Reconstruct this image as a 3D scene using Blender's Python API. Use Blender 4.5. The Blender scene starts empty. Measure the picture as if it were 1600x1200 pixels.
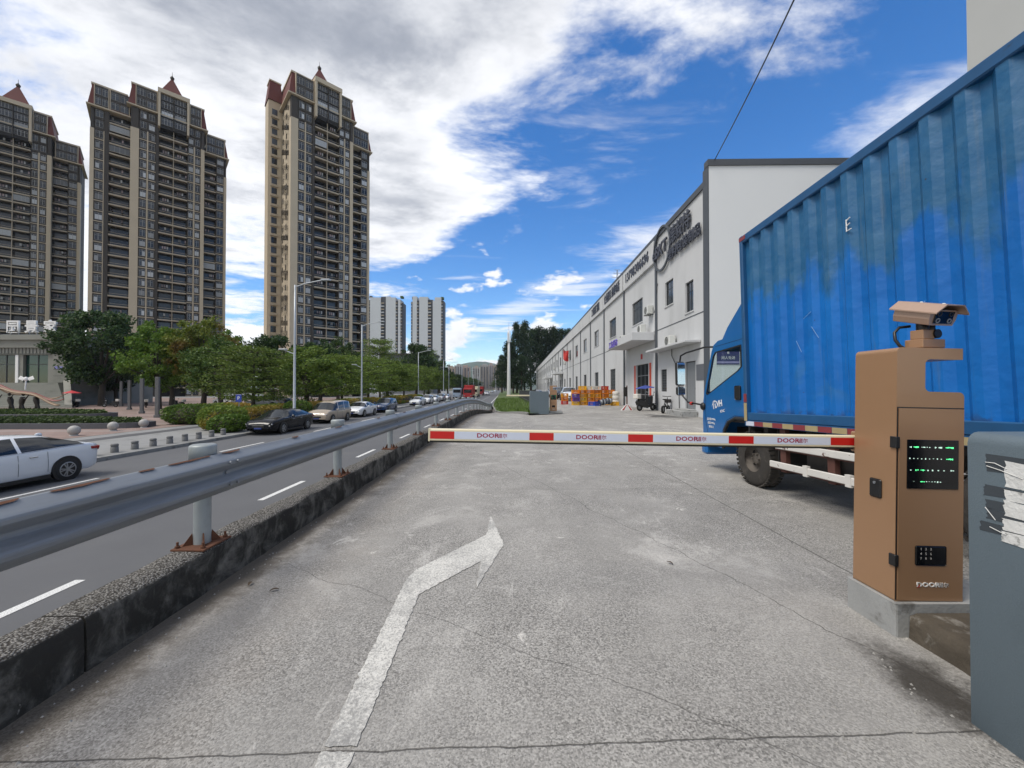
import bpy, bmesh, math, random
from mathutils import Vector, Matrix, noise
from mathutils.geometry import tessellate_polygon
R = math.radians; PI = math.pi
SC = bpy.context.scene; COL = SC.collection

# ------------------------------------------------------------------ camera
cam = bpy.data.cameras.new('camera'); camo = bpy.data.objects.new('camera', cam); COL.objects.link(camo)
cam.lens = 13.5; cam.sensor_width = 36; cam.clip_start = 0.05; cam.clip_end = 9000
camo.location = (0, 0, 1.5); camo.rotation_euler = (R(90.67), 0, 0)
SC.camera = camo

# ------------------------------------------------------------------ world: Nishita sky with procedural clouds
SUN_EL, SUN_AZ = R(57), R(-118)          # azimuth measured from +Y towards +X
W = bpy.data.worlds.new('World'); SC.world = W; W.use_nodes = True
W.cycles.sampling_method = 'MANUAL'; W.cycles.sample_map_resolution = 512
nt = W.node_tree; nt.nodes.clear()
class NT:
    """tiny helper to write node graphs"""
    def __init__(s, tree): s.t = tree; s.n = tree.nodes; s.l = tree.links
    def put(s, typ, ins=None, **kw):
        n = s.n.new(typ)
        for k, v in kw.items(): setattr(n, k, v)
        for k, v in (ins or {}).items(): s.set(n.inputs[k], v)
        return n
    def set(s, sock, v):
        if hasattr(v, 'is_output'): s.l.new(v, sock)
        elif hasattr(v, 'outputs'): s.l.new(v.outputs[0], sock)
        else:
            if sock.type == 'RGBA' and len(v) == 3: v = (*v, 1)
            sock.default_value = v
    def math(s, op, a, b=0.0, c=0.0, clamp=False):
        n = s.n.new('ShaderNodeMath'); n.operation = op; n.use_clamp = clamp
        for i, v in enumerate((a, b, c)): s.set(n.inputs[i], v)
        return n.outputs[0]
    def mix(s, f, a, b, blend='MIX'):
        n = s.n.new('ShaderNodeMix'); n.data_type = 'RGBA'; n.blend_type = blend
        s.set(n.inputs[0], f); s.set(n.inputs[6], a); s.set(n.inputs[7], b)
        return n.outputs[2]
    def noise(s, vec, scale, detail=4, rough=.55, dist=0.0, out=0):
        n = s.put('ShaderNodeTexNoise', {'Scale': scale, 'Detail': detail, 'Roughness': rough, 'Distortion': dist})
        if vec is not None: s.set(n.inputs['Vector'], vec)
        return n.outputs[out]
    def ramp(s, f, stops, interp='LINEAR'):
        n = s.n.new('ShaderNodeValToRGB'); s.set(n.inputs[0], f); n.color_ramp.interpolation = interp
        el = n.color_ramp.elements
        while len(el) < len(stops): el.new(0.5)
        for e, (p, c) in zip(el, stops):
            e.position = p; e.color = (c, c, c, 1) if isinstance(c, (int, float)) else (*c, 1)
        return n.outputs[0]
    def smooth(s, x, a, b):
        n = s.n.new('ShaderNodeMapRange'); n.interpolation_type = 'SMOOTHSTEP'
        s.set(n.inputs[0], x); s.set(n.inputs[1], a); s.set(n.inputs[2], b)
        return n.outputs[0]
w = NT(nt)
WSX, WSY = 0.0, 0.0      # where the high wisps drift
sky = w.put('ShaderNodeTexSky', sky_type='NISHITA', sun_disc=False, sun_elevation=SUN_EL, sun_rotation=SUN_AZ,
            altitude=50, air_density=1.0, dust_density=0.25, ozone_density=2.5)
tc = w.put('ShaderNodeTexCoord'); sep = w.put('ShaderNodeSeparateXYZ', {0: tc.outputs['Generated']})
dx, dy, dz = sep.outputs
zc = w.math('MAXIMUM', dz, 0.02)
u = w.math('DIVIDE', dx, w.math('ADD', zc, .03)); v = w.math('DIVIDE', dy, w.math('ADD', zc, .03))
uv = w.put('ShaderNodeCombineXYZ', {0: u, 1: v, 2: 3.3})
# a broken cloud deck that ends along a front running across the sky
front = w.math('SUBTRACT', 1.16, w.math('ADD', u, w.math('MULTIPLY', v, .47)))
front = w.math('MAXIMUM', w.math('MINIMUM', front, 0.8), -1.4)
far = w.smooth(v, 1.9, 3.0)
rot = w.put('ShaderNodeMapping', {'Vector': uv.outputs[0], 'Rotation': (0, 0, R(-52)), 'Scale': (.8, 1.2, 1)})
n1 = w.noise(rot.outputs[0], 1.45, 9, .63, .2)
n2 = w.noise(uv.outputs[0], .75, 3, .5)
dens = w.math('ADD', n1, w.math('MULTIPLY', front, .26))
dens = w.math('ADD', dens, w.math('MULTIPLY', w.math('SUBTRACT', n2, .5), .25))
dens = w.math('SUBTRACT', dens, w.math('MULTIPLY', far, .17))
m1 = w.smooth(dens, .47, .66)
# heaped clouds low over the horizon
hv = w.put('ShaderNodeCombineXYZ', {0: w.math('MULTIPLY', dx, 1.0), 1: w.math('MULTIPLY', dy, 1.0), 2: w.math('MULTIPLY', dz, 2.4)})
n3 = w.noise(hv.outputs[0], 5.2, 7, .56, .1)
lowf = w.math('MULTIPLY', w.math('SUBTRACT', 1.0, w.smooth(dz, .10, .36)), .17)
m2 = w.smooth(w.math('ADD', n3, lowf), .625, .69)
wv = w.put('ShaderNodeMapping', {'Vector': uv.outputs[0], 'Location': (WSX, WSY, 0), 'Rotation': (0, 0, R(-38)), 'Scale': (.6, 1.7, 1)})
n4 = w.noise(wv.outputs[0], 1.5, 7, .62, .5)
bd_ = w.math('SUBTRACT', w.math('ADD', u, w.math('MULTIPLY', v, .47)), 2.08)
band = w.math('SUBTRACT', 1.0, w.smooth(w.math('ABSOLUTE', bd_), .05, .62))
m3 = w.math('MULTIPLY', w.smooth(w.math('ADD', n4, w.math('ADD', w.math('MULTIPLY', band, .20), -.06)), .50, .80), .8)
m1 = w.math('MAXIMUM', m1, m3)
m2 = w.math('MULTIPLY', m2, w.smooth(dz, .42, .28))
mask = w.math('MAXIMUM', w.math('MULTIPLY', m1, w.smooth(dz, .03, .12)), m2)
# cloud brightness: thick parts grey, edges white
shade = w.noise(rot.outputs[0], 2.6, 8, .62, .3)
thick = w.smooth(dens, .60, .92)
g = w.math('SUBTRACT', 1.0, w.math('MULTIPLY', thick, w.math('ADD', .06, w.math('MULTIPLY', shade, .58))))
g = w.math('ADD', g, w.math('MULTIPLY', w.math('SUBTRACT', shade, .5), .55))
g = w.math('SUBTRACT', g, w.math('MULTIPLY', w.smooth(v, 1.7, .5), .16))
low_n = w.noise(hv.outputs[0], 9.0, 4, .55)
glow = w.math('ADD', .72, w.math('MULTIPLY', low_n, .5))
g = w.math('ADD', w.math('MULTIPLY', g, w.math('SUBTRACT', 1.0, m2)), w.math('MULTIPLY', glow, m2))
g = w.math('MINIMUM', g, 1.05)
ccol = w.mix(w.smooth(g, .35, .95), (.44, .50, .62), (.96, .97, 1.0))
cl = w.put('ShaderNodeVectorMath', {0: ccol, 'Scale': w.math('MULTIPLY', g, 5.2)}, operation='SCALE')
skyc = w.put('ShaderNodeHueSaturation', {'Hue': .506, 'Saturation': 1.33, 'Value': .86, 'Color': sky.outputs[0]})
colr = w.mix(w.math('MULTIPLY', mask, .96), skyc.outputs[0], cl.outputs[0])
bg = w.put('ShaderNodeBackground', {'Color': colr, 'Strength': 0.112})
out = w.put('ShaderNodeOutputWorld', {'Surface': bg.outputs[0]})

# ------------------------------------------------------------------ sun (veiled by cloud) and exposure
sl = bpy.data.lights.new('sun', 'SUN'); sl.energy = 1.4; sl.angle = R(24); sl.color = (1, .94, .85)
so = bpy.data.objects.new('sun', sl); COL.objects.link(so)
sd = Vector((math.sin(SUN_AZ) * math.cos(SUN_EL), math.cos(SUN_AZ) * math.cos(SUN_EL), math.sin(SUN_EL)))
so.rotation_euler = (-sd).to_track_quat('-Z', 'Y').to_euler()
SC.view_settings.view_transform = 'Standard'; SC.view_settings.look = 'None'
SC.view_settings.exposure = 1.0; SC.view_settings.gamma = 1.0; SC.view_settings.use_curve_mapping = False
try:
    SC.cycles.max_bounces = 5; SC.cycles.diffuse_bounces = 2; SC.cycles.glossy_bounces = 3
    SC.cycles.transparent_max_bounces = 10; SC.cycles.use_denoising = True
except Exception: pass

# ------------------------------------------------------------------ helpers
class MB:
    """collects geometry for ONE mesh object"""
    def __init__(s): s.v = []; s.f = []; s.m = []; s.sm = []
    def add(s, vs, fs, mi=0, smooth=False, M=None):
        o = len(s.v)
        s.v += [tuple(M @ Vector(p)) for p in vs] if M is not None else [tuple(p) for p in vs]
        s.f += [tuple(i + o for i in f) for f in fs]; s.m += [mi] * len(fs); s.sm += [smooth] * len(fs)
        return s
    def box(s, x0, x1, y0, y1, z0, z1, mi=0, M=None):
        return s.add([(x0,y0,z0),(x1,y0,z0),(x1,y1,z0),(x0,y1,z0),(x0,y0,z1),(x1,y0,z1),(x1,y1,z1),(x0,y1,z1)],
                     [(0,3,2,1),(4,5,6,7),(0,1,5,4),(1,2,6,5),(2,3,7,6),(3,0,4,7)], mi, False, M)
    def bbox(s, x0, x1, y0, y1, z0, z1, b=.01, mi=0, M=None):
        """box with chamfered edges"""
        vs = []; idx = {}
        for i, x in enumerate((x0, x1)):
            for j, y in enumerate((y0, y1)):
                for k, z in enumerate((z0, z1)):
                    sx, sy, sz = (1, -1)[i], (1, -1)[j], (1, -1)[k]
                    idx[i,j,k,0] = len(vs); vs.append((x, y+sy*b, z+sz*b))
                    idx[i,j,k,1] = len(vs); vs.append((x+sx*b, y, z+sz*b))
                    idx[i,j,k,2] = len(vs); vs.append((x+sx*b, y+sy*b, z))
        fs = []
        I = lambda i,j,k,a: idx[i,j,k,a]
        fs += [(I(0,0,0,0),I(0,0,1,0),I(0,1,1,0),I(0,1,0,0)), (I(1,0,0,0),I(1,1,0,0),I(1,1,1,0),I(1,0,1,0)),
               (I(0,0,0,1),I(1,0,0,1),I(1,0,1,1),I(0,0,1,1)), (I(0,1,0,1),I(0,1,1,1),I(1,1,1,1),I(1,1,0,1)),
               (I(0,0,0,2),I(0,1,0,2),I(1,1,0,2),I(1,0,0,2)), (I(0,0,1,2),I(1,0,1,2),I(1,1,1,2),I(0,1,1,2))]
        for a, b2 in ((0,1),(0,2),(1,2)):
            ax = 3 - a - b2
            for p in (0,1):
                for q in (0,1):
                    def key(e):
                        t = [0,0,0]; t[a] = p; t[b2] = q; t[ax] = e; return t
                    k0, k1 = key(0), key(1)
                    fs.append((I(*k0,a), I(*k1,a), I(*k1,b2), I(*k0,b2)))
        for i in (0,1):
            for j in (0,1):
                for k in (0,1): fs.append((I(i,j,k,0),I(i,j,k,1),I(i,j,k,2)))
        return s.add(vs, fs, mi, False, M)
    def cyl(s, p0, p1, r0, r1=None, n=12, mi=0, caps=True, smooth=True, M=None):
        r1 = r0 if r1 is None else r1
        p0, p1 = Vector(p0), Vector(p1); d = (p1 - p0).normalized()
        a = d.orthogonal().normalized(); b = d.cross(a)
        vs = []
        for p, r in ((p0, r0), (p1, r1)):
            for i in range(n):
                t = 2*PI*i/n; vs.append(p + a*(r*math.cos(t)) + b*(r*math.sin(t)))
        s.add(vs, [(i, (i+1) % n, n+(i+1) % n, n+i) for i in range(n)], mi, smooth, M)
        if caps:
            s.add(vs[:n], [tuple(range(n-1, -1, -1))], mi, False, M); s.add(vs[n:], [tuple(range(n))], mi, False, M)
        return s
    def tube(s, pts, r, n=8, mi=0, M=None):
        pts = [Vector(p) for p in pts]; rs = r if isinstance(r, (list, tuple)) else [r]*len(pts)
        vs = []; ref = None
        for i, p in enumerate(pts):
            d = (pts[min(i+1, len(pts)-1)] - pts[max(i-1, 0)]).normalized()
            if ref is None: ref = d.orthogonal().normalized()
            a = (ref - d*ref.dot(d)).normalized(); ref = a; b = d.cross(a)
            for k in range(n):
                t = 2*PI*k/n; vs.append(p + a*(rs[i]*math.cos(t)) + b*(rs[i]*math.sin(t)))
        fs = [(i*n+k, i*n+(k+1) % n, (i+1)*n+(k+1) % n, (i+1)*n+k) for i in range(len(pts)-1) for k in range(n)]
        s.add(vs, fs, mi, True, M)
        s.add(vs[:n], [tuple(range(n-1, -1, -1))], mi, False, M); s.add(vs[-n:], [tuple(range(n))], mi, False, M)
        return s
    def lathe(s, prof, n=24, mi=0, axis='z', c=(0,0,0), smooth=True, M=None):
        vs = []
        for r, h in prof:
            for k in range(n):
                t = 2*PI*k/n; a, b = r*math.cos(t), r*math.sin(t)
                p = {'z': (a, b, h), 'x': (h, a, b), 'y': (b, h, a)}[axis]
                vs.append((p[0]+c[0], p[1]+c[1], p[2]+c[2]))
        fs = [(i*n+k, i*n+(k+1) % n, (i+1)*n+(k+1) % n, (i+1)*n+k) for i in range(len(prof)-1) for k in range(n)]
        return s.add(vs, fs, mi, smooth, M)
    def plate(s, outer, holes, fn, w0, w1, mi=0, mi_side=None, M=None):
        """flat shape with holes; fn(u,v,w) -> point"""
        mi_side = mi if mi_side is None else mi_side
        loops = [outer] + list(holes)
        tris = tessellate_polygon([[Vector((a, b, 0)) for a, b in L] for L in loops])
        flat = [p for L in loops for p in L]; n = len(flat)
        vs = [fn(a, b, w0) for a, b in flat] + [fn(a, b, w1) for a, b in flat]
        s.add(vs, [tuple(t) for t in tris] + [tuple(i+n for i in reversed(t)) for t in tris], mi, False, M)
        o = 0
        for L in loops:
            k = len(L)
            s.add([vs[o+i] for i in range(k)] + [vs[n+o+i] for i in range(k)],
                  [(i, (i+1) % k, k+(i+1) % k, k+i) for i in range(k)], mi_side, False, M)
            o += k
        return s
    def prism(s, poly, fn, w0, w1, mi=0, smooth=False, M=None):
        k = len(poly)
        vs = [fn(a, b, w0) for a, b in poly] + [fn(a, b, w1) for a, b in poly]
        return s.add(vs, [tuple(range(k-1, -1, -1)), tuple(range(k, 2*k))] , mi, False, M) and \
            s.add(vs, [(i, (i+1) % k, k+(i+1) % k, k+i) for i in range(k)], mi, smooth, M)
    def ball(s, c, r, n=16, m=10, mi=0, M=None):
        r = r if isinstance(r, (tuple, list)) else (r, r, r)
        vs = [(c[0], c[1], c[2]-r[2])]
        for j in range(1, m):
            ph = -PI/2 + PI*j/m
            for i in range(n):
                t = 2*PI*i/n
                vs.append((c[0]+r[0]*math.cos(ph)*math.cos(t), c[1]+r[1]*math.cos(ph)*math.sin(t), c[2]+r[2]*math.sin(ph)))
        vs.append((c[0], c[1], c[2]+r[2])); L = len(vs)-1
        fs = [(0, 1+(i+1) % n, 1+i) for i in range(n)]
        for j in range(m-2):
            a = 1+j*n
            fs += [(a+i, a+(i+1) % n, a+n+(i+1) % n, a+n+i) for i in range(n)]
        a = 1+(m-2)*n
        fs += [(a+i, a+(i+1) % n, L) for i in range(n)]
        return s.add(vs, fs, mi, True, M)
    def mesh(s, name, mats, fix=True):
        me = bpy.data.meshes.new(name); me.from_pydata(s.v, [], s.f)
        for m in (mats if isinstance(mats, (list, tuple)) else [mats]): me.materials.append(m)
        me.polygons.foreach_set('material_index', s.m); me.polygons.foreach_set('use_smooth', s.sm)
        if fix:
            bm = bmesh.new(); bm.from_mesh(me); bmesh.ops.recalc_face_normals(bm, faces=bm.faces); bm.to_mesh(me); bm.free()
        me.update(); return me
    def build(s, name, mats, parent=None, loc=(0,0,0), rot=(0,0,0), fix=True, bevel=0):
        o = bpy.data.objects.new(name, s.mesh(name, mats, fix)); COL.objects.link(o)
        o.location = loc; o.rotation_euler = rot
        if parent: o.parent = parent
        if bevel:
            b = o.modifiers.new('bevel', 'BEVEL'); b.width = bevel; b.segments = 2; b.limit_method = 'ANGLE'; b.angle_limit = R(40)
        return o
def inst(name, me, parent=None, loc=(0,0,0), rot=(0,0,0), sc=(1,1,1)):
    o = bpy.data.objects.new(name, me); COL.objects.link(o); o.location = loc; o.rotation_euler = rot; o.scale = sc
    if parent: o.parent = parent
    return o
def tag(o, label, cat, group=None):
    o['label'] = label; o['category'] = cat
    if group: o['group'] = group
    return o
def thing(name, label, cat, loc=(0,0,0), rot=0, group=None):
    o = bpy.data.objects.new(name, None); COL.objects.link(o); o.empty_display_size = .2
    o.location = loc; o.rotation_euler = rot if isinstance(rot, (tuple, list)) else (0, 0, rot)
    return tag(o, label, cat, group)
def struct(o): o['kind'] = 'structure'; return o
def stuff(o): o['kind'] = 'stuff'; return o
KIDS = {}
def kids(o): return [c for c in bpy.data.objects if c.parent == o]
def clone(root, loc, rot, label, sc=None, group=None):
    def rec(o, par):
        c = o.copy(); COL.objects.link(c); c.parent = par
        for k in tree[o.name]: rec(k, c)
        return c
    tree = {}
    def scan(o):
        tree[o.name] = list(o.children)
        for k in o.children: scan(k)
    scan(root)
    r = rec(root, None); r.location = loc
    r.rotation_euler = rot if isinstance(rot, (tuple, list)) else (0, 0, rot)
    if sc: r.scale = sc if isinstance(sc, (tuple, list)) else (sc, sc, sc)
    r['label'] = label
    if group: r['group'] = group
    return r
ORD = ['first','second','third','fourth','fifth','sixth','seventh','eighth','ninth','tenth','eleventh','twelfth','thirteenth','fourteenth','fifteenth','sixteenth']
def sstep(a, b, x):
    t = max(0., min(1., (x-a)/(b-a))); return t*t*(3-2*t)
def interp(tab, x):
    if x <= tab[0][0]: return tab[0][1]
    for (a, p), (b, q) in zip(tab, tab[1:]):
        if x <= b: return p + (q-p)*(x-a)/(b-a)
    return tab[-1][1]
def text_part(name, s, size, mat, parent, loc, rot, extrude=.004, ax=1.0, align='CENTER', bold=0.0):
    cu = bpy.data.curves.new(name, 'FONT'); cu.body = s; cu.size = size; cu.extrude = extrude; cu.align_x = align; cu.align_y = 'CENTER'
    cu.offset = bold; cu.resolution_u = 2
    t = bpy.data.objects.new('tmp_text', cu); COL.objects.link(t)
    dg = bpy.context.evaluated_depsgraph_get(); me = bpy.data.meshes.new_from_object(t.evaluated_get(dg))
    bpy.data.objects.remove(t); bpy.data.curves.remove(cu)
    me.materials.clear(); me.materials.append(mat); me.name = name
    return inst(name, me, parent, loc, rot, (ax, 1, 1))

# ------------------------------------------------------------------ materials
MATS = {}
def pm(name, col, rough=.6, metal=0.0, var=.12, scale=3.0, bump=0.0, bscale=60.0, rnd=0.0, dirt=None, dscale=1.5, dlo=.5, dhi=.75, spec=.5, coat=0.0, emit=None, stretch=None, bdist=.01):
    """procedural principled material: colour noise, per-object variation, dirt patches, fine relief"""
    if name in MATS: return MATS[name]
    m = bpy.data.materials.new(name); m.use_nodes = True; t = NT(m.node_tree); t.n.clear()
    c = t.put('ShaderNodeTexCoord').outputs['Object']
    if stretch: c = t.put('ShaderNodeMapping', {'Vector': c, 'Scale': stretch}).outputs[0]
    f = t.noise(c, scale, 5, .6)
    fac = t.math('ADD', 1-var, t.math('MULTIPLY', f, 2*var))
    if rnd:
        oi = t.put('ShaderNodeObjectInfo').outputs['Random']
        fac = t.math('MULTIPLY', fac, t.math('ADD', 1-rnd, t.math('MULTIPLY', oi, 2*rnd)))
    base = t.put('ShaderNodeVectorMath', {0: (*col,), 'Scale': fac}, operation='SCALE').outputs[0]
    if dirt:
        d = t.smooth(t.noise(c, dscale, 8, .65, .3), dlo, dhi)
        base = t.mix(d, base, dirt)
    p = t.put('ShaderNodeBsdfPrincipled', {'Base Color': base, 'Metallic': metal, 'Specular IOR Level': spec, 'Coat Weight': coat})
    r2 = t.math('ADD', rough-.06, t.math('MULTIPLY', f, .12)); t.set(p.inputs['Roughness'], r2)
    if emit: t.set(p.inputs['Emission Color'], emit[0]); t.set(p.inputs['Emission Strength'], emit[1])
    if bump:
        h = t.noise(c, bscale, 4, .6)
        b = t.put('ShaderNodeBump', {'Height': h, 'Strength': bump, 'Distance': bdist}); t.set(p.inputs['Normal'], b.outputs[0])
    t.put('ShaderNodeOutputMaterial', {'Surface': p.outputs[0]})
    MATS[name] = m; return m
def glassmat(name, tint=(.9,.95,.95), refl=.12):
    m = bpy.data.materials.new(name); m.use_nodes = True; t = NT(m.node_tree); t.n.clear()
    tr = t.put('ShaderNodeBsdfTransparent', {0: tint}); gl = t.put('ShaderNodeBsdfGlossy', {'Color': (1,1,1,1), 'Roughness': .03})
    fr = t.math('POWER', t.put('ShaderNodeLayerWeight', {'Blend': .5}).outputs['Facing'], 4.0)
    mx = t.put('ShaderNodeMixShader', {0: t.math('ADD', t.math('MULTIPLY', fr, .7), refl*.3, clamp=True), 1: tr.outputs[0], 2: gl.outputs[0]})
    t.put('ShaderNodeOutputMaterial', {'Surface': mx.outputs[0]}); MATS[name] = m; return m
XYZ = lambda a, b, c: (a, b, c)
# ================================================================== GROUND, ROAD, YARD
RZ = -1.3                                   # road level, the yard is about z = 0
def ramp(y): return RZ * sstep(18, 48, y)
def yard_z(x, y):
    z = ramp(y) * (1 - sstep(1.0, 5.0, x))
    z += .042 * max(0., 5.5 - y) * sstep(2.95, 3.7, x) * sstep(-14, -4, y)
    return z
def kerb_x(y): return interp([(-6, -2.385), (3, -2.385), (7, -2.43), (20, -2.47), (46, -2.47)], y)
def island_x(y): return interp([(22, 1.05), (26, .75), (34, -.35), (46, -1.9), (60, -3.0), (90, -3.9), (400, -11.5)], y)

def mat_concrete():
    m = bpy.data.materials.new('worn_concrete'); m.use_nodes = True; t = NT(m.node_tree); t.n.clear()
    c = t.put('ShaderNodeTexCoord').outputs['Object']; sx, sy, sz = t.put('ShaderNodeSeparateXYZ', {0: c}).outputs
    big = t.noise(c, .35, 6, .62, .4); mid = t.noise(c, 2.1, 7, .68, .6); fine = t.noise(c, 78, 4, .75)
    grit = t.put('ShaderNodeTexVoronoi', {'Vector': c, 'Scale': 125.0}, feature='F1'); gd = grit.outputs['Distance']
    gc = t.put('ShaderNodeSeparateColor', {0: grit.outputs['Color']}).outputs[0]
    val = t.math('ADD', .215, t.math('MULTIPLY', big, .20))
    val = t.math('ADD', val, t.math('MULTIPLY', t.math('SUBTRACT', mid, .5), .20))
    # exposed aggregate shows where the skin has worn off, smoother skin elsewhere
    worn = t.smooth(t.noise(c, .55, 5, .6, .6), .36, .62)
    amp = t.math('ADD', .26, t.math('MULTIPLY', worn, .40))
    val = t.math('ADD', val, t.math('MULTIPLY', t.math('SUBTRACT', fine, .5), amp))
    val = t.math('ADD', val, t.math('MULTIPLY', t.math('SUBTRACT', gc, .5), t.math('MULTIPLY', amp, .42)))
    val = t.math('SUBTRACT', val, t.math('MULTIPLY', worn, .03))
    # paler skin in broad patches, crisp chalky splotches and long scuffs
    lait = t.smooth(t.noise(c, .9, 9, .72, .8), .52, .70)
    val = t.math('ADD', val, t.math('MULTIPLY', lait, .15))
    spl = t.math('MULTIPLY', t.smooth(t.noise(c, 3.4, 9, .76, .5), .585, .65), t.smooth(t.noise(c, .7, 4, .5), .44, .6))
    val = t.math('ADD', val, t.math('MULTIPLY', spl, .24))
    strm = t.put('ShaderNodeMapping', {'Vector': c, 'Scale': (3.2, .7, 1), 'Rotation': (0, 0, R(12))}).outputs[0]
    val = t.math('ADD', val, t.math('MULTIPLY', t.smooth(t.noise(strm, 1.6, 8, .7, 1.2), .60, .70), .10))
    # darker tyre lanes
    tyr = t.math('MAXIMUM', t.smooth(t.math('ABSOLUTE', t.math('ADD', sx, .95)), .32, .05), t.smooth(t.math('ABSOLUTE', t.math('SUBTRACT', sx, .75)), .32, .05))
    val = t.math('SUBTRACT', val, t.math('MULTIPLY', t.math('MULTIPLY', tyr, t.smooth(mid, .3, .7)), .035))
    # black pits
    pit = t.smooth(t.noise(c, 105, 3, .6), .63, .70); val = t.math('MULTIPLY', val, t.math('SUBTRACT', 1.0, t.math('MULTIPLY', pit, .55)))
    white = t.smooth(t.noise(c, 19, 3, .5), .735, .76); val = t.math('ADD', val, t.math('MULTIPLY', white, .16))
    base = t.put('ShaderNodeVectorMath', {0: (1.0, .965, .905), 'Scale': val}, operation='SCALE').outputs[0]
    # grime gathered along the foot of the kerb wall and around the plinth
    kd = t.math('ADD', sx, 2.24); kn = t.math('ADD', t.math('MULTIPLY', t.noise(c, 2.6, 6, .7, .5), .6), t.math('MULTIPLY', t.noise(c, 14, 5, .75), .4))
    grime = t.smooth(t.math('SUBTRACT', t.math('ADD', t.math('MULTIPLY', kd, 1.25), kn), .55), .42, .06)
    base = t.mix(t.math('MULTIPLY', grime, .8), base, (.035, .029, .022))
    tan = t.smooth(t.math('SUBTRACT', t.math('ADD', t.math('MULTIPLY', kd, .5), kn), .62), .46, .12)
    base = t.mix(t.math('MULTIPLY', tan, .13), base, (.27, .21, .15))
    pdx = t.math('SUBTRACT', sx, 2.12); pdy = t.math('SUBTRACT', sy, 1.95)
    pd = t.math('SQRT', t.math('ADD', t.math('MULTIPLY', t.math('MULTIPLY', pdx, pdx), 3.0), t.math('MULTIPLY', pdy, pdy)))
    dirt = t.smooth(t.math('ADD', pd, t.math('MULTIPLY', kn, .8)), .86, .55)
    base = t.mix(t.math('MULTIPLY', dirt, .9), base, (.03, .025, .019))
    # damp and oil in the yard by the motorbikes
    od = t.math('ADD', t.math('MULTIPLY', t.math('POWER', t.math('ABSOLUTE', t.math('SUBTRACT', sx, 8.3)), 2.0), .2), t.math('MULTIPLY', t.math('POWER', t.math('ABSOLUTE', t.math('SUBTRACT', sy, 20.6)), 2.0), .16))
    oil = t.smooth(t.math('ADD', od, t.math('MULTIPLY', t.noise(c, 1.3, 6, .6), 1.5)), 1.15, .8)
    base = t.mix(t.math('MULTIPLY', oil, .75), base, (.03, .03, .03))
    rust = t.smooth(t.noise(c, .55, 7, .7, .5), .665, .74); base = t.mix(t.math('MULTIPLY', rust, .25), base, (.25, .16, .09))
    # contraction joints and wandering cracks
    def crack(expr, width, wob, sc, seed):
        off = t.put('ShaderNodeVectorMath', {0: c, 1: (seed, seed*2, 0)}, operation='ADD').outputs[0]
        n = t.noise(off, sc, 6, .6)
        d = t.math('ABSOLUTE', t.math('ADD', expr, t.math('MULTIPLY', t.math('SUBTRACT', n, .5), wob)))
        return t.smooth(d, width, width*.35)
    j = crack(t.math('SUBTRACT', sy, t.math('ADD', 1.628, t.math('MULTIPLY', sx, .035))), .0055, .045, 4.0, 3.1)
    for expr, wd, wob, sc, sd in ((t.math('SUBTRACT', sy, 5.75), .008, .06, 1.2, 7.7), (t.math('SUBTRACT', sy, 10.2), .012, .05, 1.0, 1.7),
                                  (t.math('SUBTRACT', sx, 2.75), .011, .04, 1.0, 4.4),
                                  (t.math('SUBTRACT', sy, 15.3), .016, .05, 1.0, 2.2), (t.math('SUBTRACT', t.math('ADD', sx, t.math('MULTIPLY', sy, .42)), 3.0), .006, .5, .8, 9.1),
                                  (t.math('SUBTRACT', t.math('ADD', sy, t.math('MULTIPLY', sx, .55)), 2.25), .0035, .35, 1.1, 5.5)):
        j = t.math('MAXIMUM', j, t.math('MULTIPLY', crack(expr, wd, wob, sc, sd), .8))
    base = t.mix(t.math('MULTIPLY', j, .75), base, (.04, .037, .033))
    p = t.put('ShaderNodeBsdfPrincipled', {'Base Color': base, 'Roughness': .82, 'Specular IOR Level': .35})
    t.set(p.inputs['Roughness'], t.math('SUBTRACT', .86, t.math('MULTIPLY', oil, .55)))
    h = t.math('ADD', t.math('MULTIPLY', fine, .5), t.math('MULTIPLY', t.math('SUBTRACT', 1.0, gd), .25))
    h = t.math('ADD', h, t.math('MULTIPLY', mid, .6)); h = t.math('SUBTRACT', h, t.math('MULTIPLY', j, 1.2)); h = t.math('SUBTRACT', h, t.math('MULTIPLY', pit, .5))
    b = t.put('ShaderNodeBump', {'Height': h, 'Strength': .55, 'Distance': .008}); t.set(p.inputs['Normal'], b.outputs[0])
    t.put('ShaderNodeOutputMaterial', {'Surface': p.outputs[0]}); MATS['worn_concrete'] = m; return m
M_CONC = mat_concrete()

def mat_paint(name, col, wear_lo, wear_hi, under):
    m = bpy.data.materials.new(name); m.use_nodes = True; t = NT(m.node_tree); t.n.clear()
    c = t.put('ShaderNodeTexCoord').outputs['Object']
    n = t.math('ADD', t.math('MULTIPLY', t.noise(c, 2.2, 6, .7), .55), t.math('MULTIPLY', t.noise(c, 60, 5, .7), .45))
    base = t.mix(t.smooth(n, wear_lo, wear_hi), col, under)
    f = t.noise(c, 95, 3, .75); base = t.mix(t.math('MULTIPLY', t.smooth(f, .47, .62), .8), base, under)
    p = t.put('ShaderNodeBsdfPrincipled', {'Base Color': base, 'Roughness': .75})
    b = t.put('ShaderNodeBump', {'Height': f, 'Strength': .4, 'Distance': .006}); t.set(p.inputs['Normal'], b.outputs[0])
    t.put('ShaderNodeOutputMaterial', {'Surface': p.outputs[0]}); MATS[name] = m; return m
M_ARROW = mat_paint('worn_white_paint', (.66, .645, .60), .42, .66, (.25, .245, .235))
M_LINE = mat_paint('road_line_paint', (.78, .78, .76), .66, .8, (.2, .2, .2))
M_YLINE = mat_paint('cream_line_paint', (.72, .66, .45), .62, .8, (.2, .2, .18))
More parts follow.
